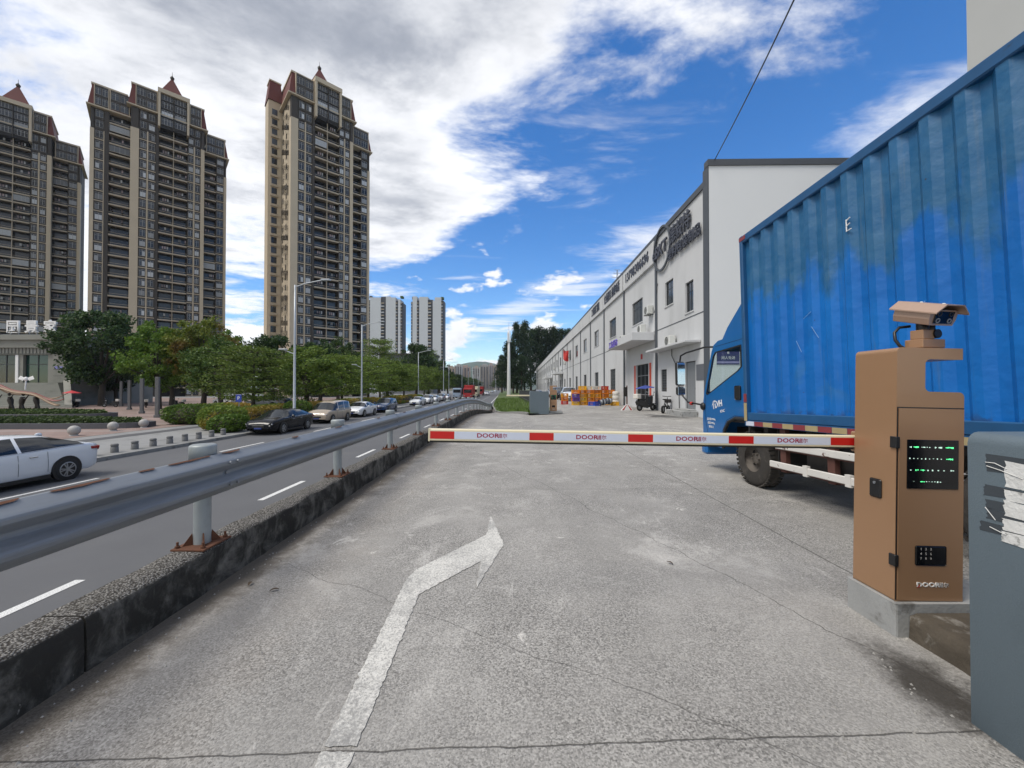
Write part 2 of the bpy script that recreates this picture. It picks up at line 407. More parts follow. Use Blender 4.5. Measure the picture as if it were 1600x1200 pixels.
M_ASPH = pm('asphalt', (.112, .114, .12), .85, var=.18, scale=.7, bump=.5, bscale=160, dirt=(.13,.13,.13), dscale=.5, dlo=.5, dhi=.8)
M_PAVE = pm('pale_pavement', (.26, .26, .255), .8, var=.15, scale=.8, dirt=(.15,.15,.145), dscale=.4, dlo=.45, dhi=.7)
M_KTOP = pm('kerb_stone', (.24, .24, .23), .85, var=.2, scale=2, dirt=(.08,.08,.075), dscale=2)
M_TERR = pm('terrain_soil', (.09, .10, .05), .95, var=.3, scale=.02)

# terrain sheet to the horizon
struct(MB().add([(-4500,-300,RZ-.25),(4500,-300,RZ-.25),(4500,6000,RZ-.25),(-4500,6000,RZ-.25)], [(0,1,2,3)]).build('terrain', M_TERR))
# road: straight, bending a touch to the left far ahead
def road_off(y): return -.018 * max(0, y-50) - .00001 * max(0, y-50)**2
ys = [-80, -40, -20, 0, 20, 40, 50, 60, 80, 110, 150, 200, 260, 330, 420, 520, 640, 800, 1000, 1300]
def strip(x0, x1, z, ys, off=road_off):
    b = MB()
    vs = [(x+off(y), y, z) for y in ys for x in (x0, x1)]
    return b.add(vs, [(2*i, 2*i+1, 2*i+3, 2*i+2) for i in range(len(ys)-1)])
road = struct(strip(-15.8, -2.55, RZ, ys).build('road', M_ASPH))
def dash(x, w, y0, y1, mat, name='lane_marking'):
    n = max(2, int((y1-y0)/12)+1); yy = [y0+(y1-y0)*i/(n-1) for i in range(n)]
    return strip(x-w/2, x+w/2, RZ+.006, yy).build(name, mat, road)
for k in range(-2, 24): dash(-6.3, .15, 3.64+k*6, 5.64+k*6, M_LINE)
dash(-9.7, .16, -30, 400, M_YLINE, 'centre_line')
for k in range(-1, 16): dash(-12.9, .13, 1.0+k*8, 1.0+k*8+3, M_LINE)
dash(-3.6, .15, 52, 400, M_LINE, 'edge_line')
# far pavement with kerb
side = struct(MB().box(-16.1, -15.8, -60, 400, RZ-.2, RZ+.15).build('kerb', M_KTOP))
pav = struct(strip(-23.5, -16.1, RZ+.14, [-60, 400], lambda y: 0).build('pavement', M_PAVE))
M_BAND = pm('dark_granite_band', (.085,.085,.09), .7)
MB().add([(-22.2,-60,RZ+.147),(-21.2,-60,RZ+.147),(-21.2,60,RZ+.147),(-22.2,60,RZ+.147)],[(0,1,2,3)]).build('dark_paving_band', M_BAND, pav)
# plaza beyond: reddish paving with rows of slabs
def mat_plaza():
    m = bpy.data.materials.new('red_plaza_paving'); m.use_nodes = True; t = NT(m.node_tree); t.n.clear()
    c = t.put('ShaderNodeTexCoord').outputs['Object']
    br = t.put('ShaderNodeTexBrick', {'Vector': c, 'Color1': (.24,.165,.14,1), 'Color2': (.30,.215,.185,1), 'Mortar': (.13,.11,.1,1), 'Scale': .5, 'Mortar Size': .012})
    sy = t.put('ShaderNodeSeparateXYZ', {0: c}).outputs[1]
    band = t.smooth(t.math('PINGPONG', sy, 2.4), .35, .2)
    col = t.mix(t.math('MULTIPLY', band, .6), br.outputs[0], (.34,.30,.28))
    col = t.mix(t.smooth(t.noise(c, .25, 6, .6), .45, .75), col, (.17,.13,.115))
    p = t.put('ShaderNodeBsdfPrincipled', {'Base Color': col, 'Roughness': .75}); t.put('ShaderNodeOutputMaterial', {'Surface': p.outputs[0]})
    return m
struct(strip(-130, -23.5, RZ+.15, [-60, 110], lambda y: 0).build('plaza', mat_plaza()))
struct(strip(-130, -23.5, RZ+.10, [110, 420], lambda y: 0).build('plaza_verge', M_PAVE))

# yard and ramp: one sheet with real grades
yb = MB(); xs = []; x = 0
cols = [0, .12, .3, .6, .9, 1.3, 1.8, 2.3, 2.8, 3.2, 3.6, 4.0, 4.4, 4.9, 5.2, 5.5, 5.8, 6.1, 6.6, 7.4, 8.5, 10, 12, 15, 20, 28, 44]
rows = [-14, -8, -4] + [-2+.5*i for i in range(17)] + [7, 8, 9, 10, 12, 14, 16, 18, 20, 22, 24, 26, 28, 30, 32, 34, 36, 38, 40, 42, 44, 46, 48, 50, 54, 58, 62, 70, 80, 100, 130, 160, 215]
vs = []
for y in rows:
    xl = kerb_x(y)+.10 if y <= 46 else (interp([(46, -2.55), (50, -3.1), (62, -3.2), (70, island_x(70)+.6)], y) if y < 70 else island_x(y)+.6)
    for cx in cols: vs.append((xl+cx, y, yard_z(xl+cx, y)))
nc = len(cols)
yb.add(vs, [(j*nc+i, j*nc+i+1, (j+1)*nc+i+1, (j+1)*nc+i) for j in range(len(rows)-1) for i in range(nc-1)], 0, True)
yard = struct(yb.build('yard', M_CONC))
# earth under the yard so the road side shows a wall
struct(MB().box(-2.30, 40, -14, 40, RZ-.2, -1.29+.0).build('yard_fill', M_TERR))

# turning arrow painted on the lane
def gp(px, py): Y = 900/(py-607); return ((px-800)/600*Y, Y)
ar = [gp(*p) for p in ((478,1225),(534,1225),(656,927),(751,876),(744,919),(787,850),(767,805),(760,835),(651,889),(636,904))]
def cutx(p, q, y): f = (y-p[1])/(q[1]-p[1]); return (p[0]+(q[0]-p[0])*f, y)
lo, hi = 1.598, 1.622                        # the slab joint breaks the paint
for poly in ([ar[0], ar[1], cutx(ar[1], ar[2], lo), cutx(ar[0], ar[9], lo+.002)], [cutx(ar[0], ar[9], hi+.003), cutx(ar[1], ar[2], hi)] + ar[2:]):
    rough = []; rj = random.Random(6)
    for p, q in zip(poly, poly[1:]+poly[:1]):
        k = max(1, int(math.hypot(q[0]-p[0], q[1]-p[1])/.022))
        rough += [(p[0]+(q[0]-p[0])*i/k+(rj.gauss(0,.0035) if i else 0), p[1]+(q[1]-p[1])*i/k+(rj.gauss(0,.0035) if i else 0)) for i in range(k)]
    poly = rough; b = MB(); tris = tessellate_polygon([[Vector((a, c, 0)) for a, c in poly]])
    b.add([(a, c, .005) for a, c in poly], [tuple(t) for t in tris]); b.build('arrow_marking', M_ARROW, yard)
MB().add([(3.4,12.55,.006),(8.0,12.2,.006),(8.0,12.34,.006),(3.4,12.69,.006)],[(0,1,2,3)]).build('bay_line_marking', M_ARROW, yard)

# ================================================================== KERB WALL AND GUARD RAIL
def mat_kerb():
    m = bpy.data.materials.new('mossy_kerb_concrete'); m.use_nodes = True; t = NT(m.node_tree); t.n.clear()
    c = t.put('ShaderNodeTexCoord').outputs['Object']; sx, sy, sz = t.put('ShaderNodeSeparateXYZ', {0: c}).outputs
    nz = t.put('ShaderNodeSeparateXYZ', {0: t.put('ShaderNodeNewGeometry').outputs['Normal']}).outputs[2]
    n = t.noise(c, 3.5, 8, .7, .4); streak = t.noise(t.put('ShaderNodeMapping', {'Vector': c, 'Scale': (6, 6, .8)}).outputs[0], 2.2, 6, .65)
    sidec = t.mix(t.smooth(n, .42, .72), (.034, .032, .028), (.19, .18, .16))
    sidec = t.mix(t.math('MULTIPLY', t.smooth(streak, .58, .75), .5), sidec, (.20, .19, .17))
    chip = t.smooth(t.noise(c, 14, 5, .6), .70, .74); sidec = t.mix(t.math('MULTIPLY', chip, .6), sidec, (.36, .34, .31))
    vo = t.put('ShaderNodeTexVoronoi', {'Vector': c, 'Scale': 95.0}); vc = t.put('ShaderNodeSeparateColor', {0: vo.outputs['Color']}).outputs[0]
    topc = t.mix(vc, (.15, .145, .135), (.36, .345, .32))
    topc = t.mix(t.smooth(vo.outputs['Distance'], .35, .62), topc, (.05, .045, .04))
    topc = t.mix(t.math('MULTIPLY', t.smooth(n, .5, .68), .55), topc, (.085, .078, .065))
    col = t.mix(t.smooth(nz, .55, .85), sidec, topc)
    p = t.put('ShaderNodeBsdfPrincipled', {'Base Color': col, 'Roughness': .92, 'Specular IOR Level': .2})
    h = t.math('ADD', t.math('MULTIPLY', t.math('SUBTRACT', 1.0, vo.outputs['Distance']), t.smooth(nz, .5, .9)), t.noise(c, 30, 5, .65))
    b = t.put('ShaderNodeBump', {'Height': h, 'Strength': .7, 'Distance': .012}); t.set(p.inputs['Normal'], b.outputs[0])
    t.put('ShaderNodeOutputMaterial', {'Surface': p.outputs[0]}); return m
M_KERB = mat_kerb()
kr = thing('kerb_wall', 'low black mossy concrete kerb wall carrying the guard rail along the lane', 'kerb wall', (0,0,0))
random.seed(3)
def kerb_seg(y0, y1):
    b = MB(); n = max(2, int((y1-y0)/.06)); vs = []
    prof = [(.140, -.12), (.136, .0), (.134, .12), (.130, .27), (.112, .297), (.05, .30), (-.04, .302), (-.105, .297), (-.13, .27), (-.134, -1.6)]
    for i in range(n+1):
        y = y0+(y1-y0)*i/n; kx = kerb_x(y); zz = ramp(y)
        for k, (a, h) in enumerate(prof):
            q = noise.noise(Vector((k*1.7, y*3.1, h*4)))*.012 + noise.noise(Vector((k*3.7, y*13, h*9)))*.006
            if k in (0, 9): q = 0
            vs.append((kx+a+(q if k < 5 else 0), y, (RZ-.1 if k == 9 else h+zz) + (q*1.1 if 3 <= k <= 8 else 0)))
    m = len(prof)
    b.add(vs, [(i*m+k, i*m+k+1, (i+1)*m+k+1, (i+1)*m+k) for i in range(n) for k in range(m-1)], 0, True)
    b.add(vs[:m], [tuple(range(m))]); b.add(vs[-m:], [tuple(range(m))])
    return b
yk = -5.0
segs = [-5, -1.2, 2.05, 6.2, 10.5, 15, 20, 26, 32, 39, 46]
for a, c in zip(segs, segs[1:]): kerb_seg(a, c-.012).build('kerb_segment', M_KERB, kr)

M_GALV = pm('galvanised_steel', (.24, .26, .285), .5, metal=.25, var=.2, scale=2.2, dirt=(.18,.19,.205), dscale=3, dlo=.45, dhi=.7, stretch=(1,.25,4), bump=.05, bscale=40)
M_POST = pm('galvanised_post', (.33, .36, .37), .5, metal=.35, var=.22, scale=5, dirt=(.2,.22,.2), dscale=3)
M_RUST = pm('rusty_plate', (.12, .048, .024), .9, var=.45, scale=18, bump=.5, bscale=70, dirt=(.06,.03,.02), dscale=9)
gr = thing('guard_rail', 'galvanised steel W-beam guard rail on round posts along the kerb', 'guard rail', (0,0,0))
RH = .835
prof = [(.0, .150), (.004, .156), (.014, .154), (.072, .108), (.081, .099), (.084, .088), (.082, .070), (.074, .060), (.030, .024), (.022, .014), (.02, .0), (.022, -.012), (.032, -.022), (.074, -.052), (.082, -.062), (.084, -.074), (.081, -.092), (.072, -.104), (.014, -.153), (.004, -.156), (.0, -.150)]
def beam(y0, y1, lift=0.0):
    b = MB(); n = max(2, int((y1-y0)/.6)); vs = []; m = len(prof)
    for i in range(n+1):
        y = y0+(y1-y0)*i/n; kx = kerb_x(y)+.085; zz = ramp(y)+RH
        for th in (0, -.004):
            for a, h in prof: vs.append((kx+a+th+lift, y, zz+h))
    L = 2*m
    fs = []
    for i in range(n):
        for k in range(m-1):
            fs.append((i*L+k, i*L+k+1, (i+1)*L+k+1, (i+1)*L+k)); fs.append((i*L+m+k, (i+1)*L+m+k, (i+1)*L+m+k+1, i*L+m+k+1))
        for k in (0, m-1): fs.append((i*L+k, (i+1)*L+k, (i+1)*L+m+k, i*L+m+k))
    for i in (0, n):
        for k in range(m-1): fs.append((i*L+k, i*L+k+1, i*L+m+k+1, i*L+m+k))
    b.add(vs, fs, 0, False); return b
posts_y = [.62, 2.97, 5.32, 7.67, 10.02, 12.37, 14.72, 17.07, 19.42, 21.77, 24.12, 26.47, 28.82, 31.17, 33.52, 35.87, 38.22, 40.57, 42.92, 45.27]
joints = [-5.0, -1.75, 3.12, 7.82, 12.52, 17.22, 21.92, 26.62, 31.32, 36.02, 40.72, 45.6]
for i, (a, c) in enumerate(zip(joints, joints[1:])):
    o = beam(a-.16 if i else a, c, .006 if i % 2 else 0).build('beam', M_GALV, gr)
    if i:
        kx = kerb_x(a)+.085
        if a < 14:
            for hz in (.084, -.084):
                for yy in (-.10, -.02): MB().cyl((kx+.085, a+yy, ramp(a)+RH+hz), (kx+.103, a+yy, ramp(a)+RH+hz), .012, n=8).build('splice_bolt', M_GALV, gr)
            MB().cyl((kx+.02, a-.06, ramp(a)+RH), (kx+.04, a-.06, ramp(a)+RH), .014, n=8).build('splice_bolt', M_GALV, gr)
pb = MB().cyl((0,0,.008), (0,0,.72), .056, n=24)
cp = MB().lathe([(.0, .772), (.072, .768), (.084, .762), (.088, .752), (.088, .655), (.057, .655)], 24)
bp = MB().bbox(-.125, .125, -.14, .14, .0, .014, .003)
gs = MB()
for a in (0,):
    M = None
    gs.add([(.05,-.004,.014),(.118,-.004,.014),(.06,-.004,.10),(.05,.004,.014),(.118,.004,.014),(.06,.004,.10)], [(0,1,2),(5,4,3),(0,3,4,1),(1,4,5,2),(2,5,3,0)], 0, False, M)
bo = MB().cyl((0,0,.014), (0,0,.03), .016, n=6).cyl((0,0,.03), (0,0,.058), .008, n=6)
sp = MB().bbox(.055, .105, -.05, .05, .42, .66, .006)
MP = [pb.mesh('post', M_POST), cp.mesh('cap', M_POST), bp.mesh('base_plate', M_RUST), gs.mesh('gusset', M_RUST), bo.mesh('anchor_bolt', M_RUST), sp.mesh('spacer_block', M_GALV)]
for y in posts_y:
    po = inst('post', MP[0], gr, (kerb_x(y), y, ramp(y)+.302))
    for nme, me in zip(('cap','base_plate','spacer_block'), (MP[1], MP[2], MP[5])): inst(nme, me, po)
    if y < 16:
        for a in (45, 135, 225, 315): inst('gusset', MP[3], po, (0,0,0), (0,0,R(a)))
        for a in (-.095, .095):
            for c in (-.11, .11): inst('anchor_bolt', MP[4], po, (a, c, 0))
# rust streaks along the upper lip, where the zinc has worn off
random.seed(5)
for y, L in ((1.62,.16),(1.9,.28),(2.35,.1),(2.55,.35),(3.02,.2),(4.0,.12),(5.0,.2),(6.6,.15),(8.2,.2)):
    n = 6; vs = []; rb = MB()
    for i in range(n+1):
        yy = y+L*i/n; kx = kerb_x(yy)+.085; w2 = (.007*math.sin(PI*(i+.3)/(n+.6)) + random.uniform(0,.006))
        lift = .0095
        vs += [(kx+.008+lift, yy, RH+.1592), (kx+.016+lift+w2, yy, RH+.1585-w2*.62)]
    rb.add(vs, [(2*i,2*i+1,2*i+3,2*i+2) for i in range(n)]); rb.build('rust_patch', M_RUST, gr)

# loose grit, crumbs of mortar and a few dead leaves on the lane
rg = random.Random(12); gt = MB(); lf = 0
for _ in range(420):
    r = rg.random()
    if r < .5: y = 1.5+rg.random()**1.6*9; x = kerb_x(y)+.20+rg.random()**2.2*.6
    elif r < .75: y = rg.uniform(1.5, 2.4); x = 2.05-rg.random()**1.5*.7
    else: y = 1.6+rg.random()**1.5*7; x = rg.uniform(-1.6, 2.0)
    s_ = rg.uniform(.003, .009); a = rg.uniform(0, 6.28); cs, sn = math.cos(a)*s_, math.sin(a)*s_
    gt.add([(x+cs,y+sn,0),(x-sn,y+cs,0),(x-cs,y-sn,0),(x+sn,y-cs,0),(x,y,s_*1.1)], [(0,1,4),(1,2,4),(2,3,4),(3,0,4)])
go_ = stuff(gt.build('loose_grit', pm('grit', (.30,.29,.27), .9, var=.6, scale=25), fix=False)); go_['label'] = 'loose grit and crumbs scattered on the concrete lane'; go_['category'] = 'grit'
M_LEAFD = pm('dead_leaf', (.07,.045,.025), .8)
for k, (x, y, a, lab) in enumerate(((-1.76, 2.86, .4, 'dead brown leaf on the lane left of the arrow'), (-2.0, 2.95, 1.7, 'second dead leaf closer to the kerb wall'), (1.35, 3.3, 2.2, 'dead leaf on the concrete right of the arrow head'))):
    b = MB(); vs = []
    for i in range(7):
        f = i/6; wd_ = .012*math.sin(PI*min(1, f*.95+.03)); z = .006+.010*math.sin(f*3.0)
        vs += [(-.03+.06*f, -wd_, z+.004), (-.03+.06*f, 0, z), (-.03+.06*f, wd_, z+.005)]
    b.add(vs, [(3*i+q, 3*i+q+1, 3*i+q+4, 3*i+q+3) for i in range(6) for q in range(2)], 0, True)
    tag(b.build('dead_leaf', M_LEAFD, None, (x, y, 0), (0, 0, a), fix=False), lab, 'leaf')
# ================================================================== GATE BARRIER (cabinet, arm, camera)
M_BRONZE = pm('bronze_painted_steel', (.37, .215, .118), .38, metal=.25, var=.05, scale=1.2, bump=.03, bscale=400, coat=.1)
M_BRONZE_L = pm('pale_bronze_paint', (.45, .31, .23), .36, metal=.35, var=.06, scale=4)
M_BLACK = pm('black_plastic', (.012, .012, .013), .4, var=.2)
M_SCREEN = pm('black_glass', (.003, .003, .004), .12, var=.05)
M_RUBBER = pm('black_rubber', (.014, .013, .012), .75, var=.3, scale=12)
M_CREAM = pm('cream_aluminium', (.74, .66, .46), .4, var=.05)
M_SILVERW = pm('reflective_white_film', (.62, .66, .76), .35, var=.06, scale=9)
M_RED = pm('reflective_red_film', (.55, .012, .010), .35, var=.12, scale=9)
M_PURPLE = pm('purple_print', (.32, .008, .045), .5)
M_WHITEP = pm('white_paint', (.78, .78, .76), .5, var=.08)
M_GREY_T = pm('grey_print', (.50, .48, .46), .5)
M_REDP = pm('red_print', (.5, .02, .015), .5)
M_LEDG = pm('green_led', (.02, .2, .06), .5, emit=((.12, 1.0, .35), .8))
M_LEDW = pm('white_led', (.2, .25, .22), .5, emit=((.7, 1.0, .85), .45))
M_PLINTH = pm('rendered_plinth', (.33, .335, .33), .85, var=.18, scale=5, bump=.4, bscale=40, dirt=(.13,.125,.115), dscale=4, dlo=.5, dhi=.68)
M_BROWNST = pm('stained_concrete', (.085, .07, .052), .9, var=.45, scale=9, bump=.8, bscale=30, dirt=(.22,.205,.18), dscale=7, dlo=.52, dhi=.66)
M_PILLAR = pm('grey_painted_render', (.11, .145, .17), .55, var=.05, scale=1.5, bump=.22, bscale=130, dirt=(.06,.08,.095), dscale=1.2, dlo=.55, dhi=.85)
M_PAPER = pm('torn_paper', (.66, .66, .64), .85, var=.18, scale=14, dirt=(.3,.3,.29), dscale=10, dlo=.58, dhi=.66, bump=.5, bscale=60)
M_GLUE = pm('old_glue_patch', (.045, .055, .065), .7, var=.2, scale=8)

def logo(parent, loc, rot, size, mat, mat2, ex=.0015):
    """DOOR wordmark: a D cut by a diagonal, OOR and two characters after it"""
    r = text_part('lettering', 'DOOR', size, mat, parent, loc, rot, ex, 1.25, 'LEFT', size*.022)
    Mx = Matrix.Translation(loc) @ (Matrix.Rotation(rot[2], 4, 'Z') @ Matrix.Rotation(rot[0], 4, 'X'))
    text_part('lettering', '道尔', size*.82, mat2, parent, tuple(Mx @ Vector((size*3.55, -size*.02, 0))), rot, ex, 1.0, 'LEFT', size*.004)
    return r

def gate_post(name, label, loc, tilt, hero=True):
    """bronze barrier cabinet with C-shaped head; local x right, y away, z up; front face at y=0"""
    t = thing(name, label, 'barrier cabinet', loc, (0, tilt, 0))
    H = 1.555; WD = .415; DP = .285
    # side view cut is in x-z: tall column on the left, notch on the right under the head
    def rc(cx, cz, r, a0, a1, n=5): return [(cx+r*math.cos(R(a0+(a1-a0)*i/n)), cz+r*math.sin(R(a0+(a1-a0)*i/n))) for i in range(n+1)]
    out = [(0, 0), (WD, 0)] + rc(WD-.03, 1.285-.03, .03, 0, 90) + rc(.175+.03, 1.285+.03, .03, 270, 180) + rc(.175+.03, 1.485-.03, .03, 180, 90) + [(WD-.01, 1.485), (WD-.01, H)] + rc(.03, H-.03, .03, 90, 180)
    b = MB().plate(out, [], lambda a, c, w_: (a, w_, c), 0, DP); b.build('cabinet_shell', M_BRONZE, t, bevel=.012)
    # door on the front with its seam
    f = MB(); f.plate([(.012,.012),(WD-.006,.012),(WD-.006,1.18),(.012,1.18)], [], lambda a, c, w_: (a, w_, c), -.006, .002)
    fd = f.build('front_door', M_BRONZE, t, bevel=.004)
    sm = MB().box(.003, WD-.002, -.0025, .0, 1.182, 1.188).box(.003, .009, -.0025, 0, .012, 1.182); sm.build('door_seam', M_BLACK, t)
    for z in (.215, .935):
        MB().bbox(-.012, .014, -.012, .03, z, z+.07, .003).build('hinge', M_BLACK, t)
    lk = MB(); lk.bbox(-.011, .002, .085, .165, .60, .72, .008); lo = lk.build('side_lock', M_BLACK, t)
    MB().cyl((-.016,.125,.695), (-.0105,.125,.695), .009, n=12).build('key_hole', M_GALV, lo)
    # LED display
    sc = MB().bbox(.06, .375, -.0095, -.002, .69, .99, .002); so_ = sc.build('display', M_SCREEN, t)
    random.seed(11)
    rows_ = [(.945, [(.01,.014,'w'),(.035,.032,'g'),(.083,.024,'w'),(.115,.006,'w'),(.13,.008,'w'),(.165,.012,'w'),(.188,.022,'w'),(.23,.05,'g')]),
             (.875, [(.01+.024*i,.007,'w') for i in range(9)]+[(.235,.042,'g')]),
             (.805, [(.015,.01,'w'),(.048,.006,'g'),(.06,.007,'g'),(.078,.028,'g'),(.12,.01,'w'),(.148,.01,'w'),(.183,.01,'w'),(.218,.01,'w'),(.262,.022,'w')]),
             (.735, [(.035,.008,'w'),(.078,.028,'g')]+[(.112+.017*i,.009,'w') for i in range(6)])]
    for col, mm, nm in (('g', M_LEDG, 'green_readout'), ('w', M_LEDW, 'white_readout')):
        lb = MB()
        for z, L in rows_:
            for x0, wd, cc in L:
                if cc != col: continue
                k = max(1, int(wd/.006))
                for q in range(k):
                    hh = random.choice((.003, .005, .008)); lb.box(.062+x0+q*wd/k, .062+x0+(q+.72)*wd/k, -.0112, -.0098, z-hh/2+random.uniform(-.002,.002), z+hh/2)
        stuff(lb.build(nm, mm, so_))
    kp = MB().bbox(.115, .305, -.0105, -.002, .225, .345, .007).build('intercom_panel', M_SCREEN, t)
    dg = '123456789'
    if hero:
        for i in range(9): text_part('key_digit', dg[i], .02, M_GREY_T, kp, (.148+.03*(i % 3), -.0114, .325-.028*(i//3)), (R(90),0,0), .0004)
        logo(t, (.125, -.0075, .108), (R(90),0,0), .038, M_WHITEP, M_GREY_T)
        MB().add([(.127,-.0093,.092),(.139,-.0093,.092),(.149,-.0093,.107),(.142,-.0093,.107)], [(0,1,2,3)]).build('logo_stripe', M_REDP, t)
    else:
        logo(t, (.125, -.0075, .108), (R(90),0,0), .038, M_WHITEP, M_GREY_T)
    return t

# plinth, stained footing step, pillar -------------------------------------------------
PX, PY = 2.335, 2.36
pl = MB().plate([(PX-.022, PY-.03), (PX+.75, PY-.03), (PX+.75, PY+.31), (PX-.022, PY+.31)], [], XYZ, -.02, .20)
tag(pl.build('concrete_plinth', M_PLINTH, bevel=.012), 'light grey rendered concrete plinth under the bronze barrier cabinet', 'plinth')
st = MB(); n = 14; vs = []
for i in range(n+1):
    y = 1.70+(PY-.035-1.70)*i/n
    q = lambda k: noise.noise(Vector((k*5, y*6, 1)))*.016
    e = 2.385 + .0*(PY-y)
    vs += [(e+q(1), y, -.02), (e+.004+q(2), y, .07), (e+.008+q(3), y, .132+q(4)*.3), (e+.05+q(5), y, .148+q(6)*.3), (2.75, y, .15+q(7)*.2), (3.0, y, .15)]
st.add(vs, [(i*6+k, i*6+k+1, (i+1)*6+k+1, (i+1)*6+k) for i in range(n) for k in range(5)], 0, True)
st.add([vs[k] for k in range(6)] + [(3.0,1.70,-.02)], [(0,1,2,3,4,5,6)])
tag(st.build('footing_step', M_BROWNST), 'rough brown stained concrete footing between the plinth and grey pillar', 'footing')
# near pillar: long grey block with rounded top edges
def guard_block(name, label, loc, L, Wd, H, rot=0, papers=False):
    t = thing(name, label, 'barrier pillar', loc, rot)
    r = .05; prof = [(0,-.05),(0,H-r)]+[(r-r*math.cos(R(90*i/4)), H-r+r*math.sin(R(90*i/4))) for i in range(1,5)]
    prof += [(Wd-r+r*math.sin(R(90*i/4)), H-r+r*math.cos(R(90*i/4))) for i in range(0,5)] + [(Wd,-.05)]
    b = MB().prism(prof, lambda a, c, w_: (a, w_, c), 0, L, 0, True); b.build('block', M_PILLAR, t, bevel=.03)
    return t
pil = guard_block('gate_pillar', 'tall grey painted pillar with torn paper notice at the right edge', (2.06, .02, 0), 1.72, 1.1, 1.305)
random.seed(8)
def scrap(y0, y1, z0, z1, mat, name, off, jag=.006):
    pts = []
    for a, c, d, e in ((y0,z0,y1,z0),(y1,z0,y1,z1),(y1,z1,y0,z1),(y0,z1,y0,z0)):
        n = 7
        for i in range(n): pts.append((a+(d-a)*i/n+random.uniform(-jag,jag), c+(e-c)*i/n+random.uniform(-jag,jag)))
    MB().plate(pts, [], lambda u_, v_, w_: (w_, u_, v_), -off, -off+.0009).build(name, mat, pil)
# along local y the pillar runs from the far end (1.72) towards the viewer
for z0, z1, y1 in ((1.165, 1.235, 1.655), (1.06, 1.105, 1.66), (1.005, 1.045, 1.655), (.955, 1.0, 1.65), (.90, .945, 1.675)):
    scrap(1.0, y1, z0-.02, z1-.02, M_GLUE, 'glue_patch', .0012)
for z0, z1, y1 in ((1.11, 1.215, 1.585), (1.055, 1.10, 1.588), (.985, 1.05, 1.592), (.93, .98, 1.596), (.875, .925, 1.60)):
    scrap(.9, y1, z0-.02, z1-.02, M_PAPER, 'paper_scrap', .0028, .005)
for pts in (((1.652,1.18),(1.62,1.182),(1.58,1.165)), ((1.648,1.165),(1.60,1.155),(1.53,1.135)), ((1.655,.985),(1.62,.94)), ((1.64,.905),(1.585,.89))):
    MB().tube([(-.004, a, c) for a, c in pts], .0018, 5).build('paper_shred', M_PAPER, pil)

# hero cabinet ---------------------------------------------------------------------
cab = gate_post('barrier_cabinet', 'bronze barrier cabinet with black LED display and keypad in front of blue truck', (PX, PY, .20), R(1.3))
# licence plate camera on top of the cabinet head
lc = thing('surveillance_camera', 'pale bronze number plate camera on top of the near bronze cabinet', 'camera', (PX+.30, PY+.085, 1.755+.0), (0, 0, R(8)))
MB().bbox(-.09, .08, -.05, .05, 0, .055, .004).build('base_block', M_BRONZE, lc)
MB().bbox(-.068, .022, -.036, .036, .056, .115, .004).build('bracket', M_BRONZE, lc)
jt = MB().cyl((-.02,0,.115),(-.02,0,.165),.03,n=14).cyl((.035,-.045,.09),(.035,.045,.09),.028,n=14).cyl((.035,0,.09),(.035,0,.17),.026,n=12); jt.build('swivel_joint', M_BLACK, lc)
Mt = Matrix.Translation((.0,0,.218)) @ Matrix.Rotation(R(17), 4, 'X')
hb = MB(); bd = [(-.085,-.058),(.085,-.058),(.098,-.022),(.098,.036),(-.098,.036),(-.098,-.022)]
hb.prism(bd, lambda a, c, w_: (a, w_, c), -.10, .105, 0, False, Mt); hb.build('housing', M_BRONZE_L, lc, bevel=.004)
hd = MB(); hp = [(-.118,.012),(-.118,.022),(-.064,.072),(.064,.072),(.118,.022),(.118,.012),(.112,.02),(.060,.065),(-.060,.065),(-.112,.02)]
hd.prism(hp, lambda a, c, w_: (a, w_, c), -.142, .125, 0, False, Mt); hd.build('sunshield', M_BRONZE_L, lc, bevel=.002)
ln = MB().bbox(-.068, .068, -.106, -.0995, -.046, .028, .003, 0, Mt).build('lens_window', M_SCREEN, lc)
for a in (-.042, .042):
    for c in (-.028, .012):
        MB().lathe([(.008,-.1075),(.0135,-.1095),(.016,-.1085),(.016,-.1055)], 14, 0, 'y', (a,0,c), True, Mt).build('led_ring', M_GALV if c < 0 else M_BLACK, ln)
for y in (-.08, .04): MB().ball((0, y, .073), (.009,.009,.004), 10, 6, 0, Mt).build('shield_screw', M_WHITEP, lc)
MB().tube([(-.03,.06,.15),(-.08,.085,.145),(-.118,.085,.11),(-.132,.07,.06),(-.125,.05,.02),(-.105,.04,.004)], .009, 8).build('cable', M_BLACK, lc)

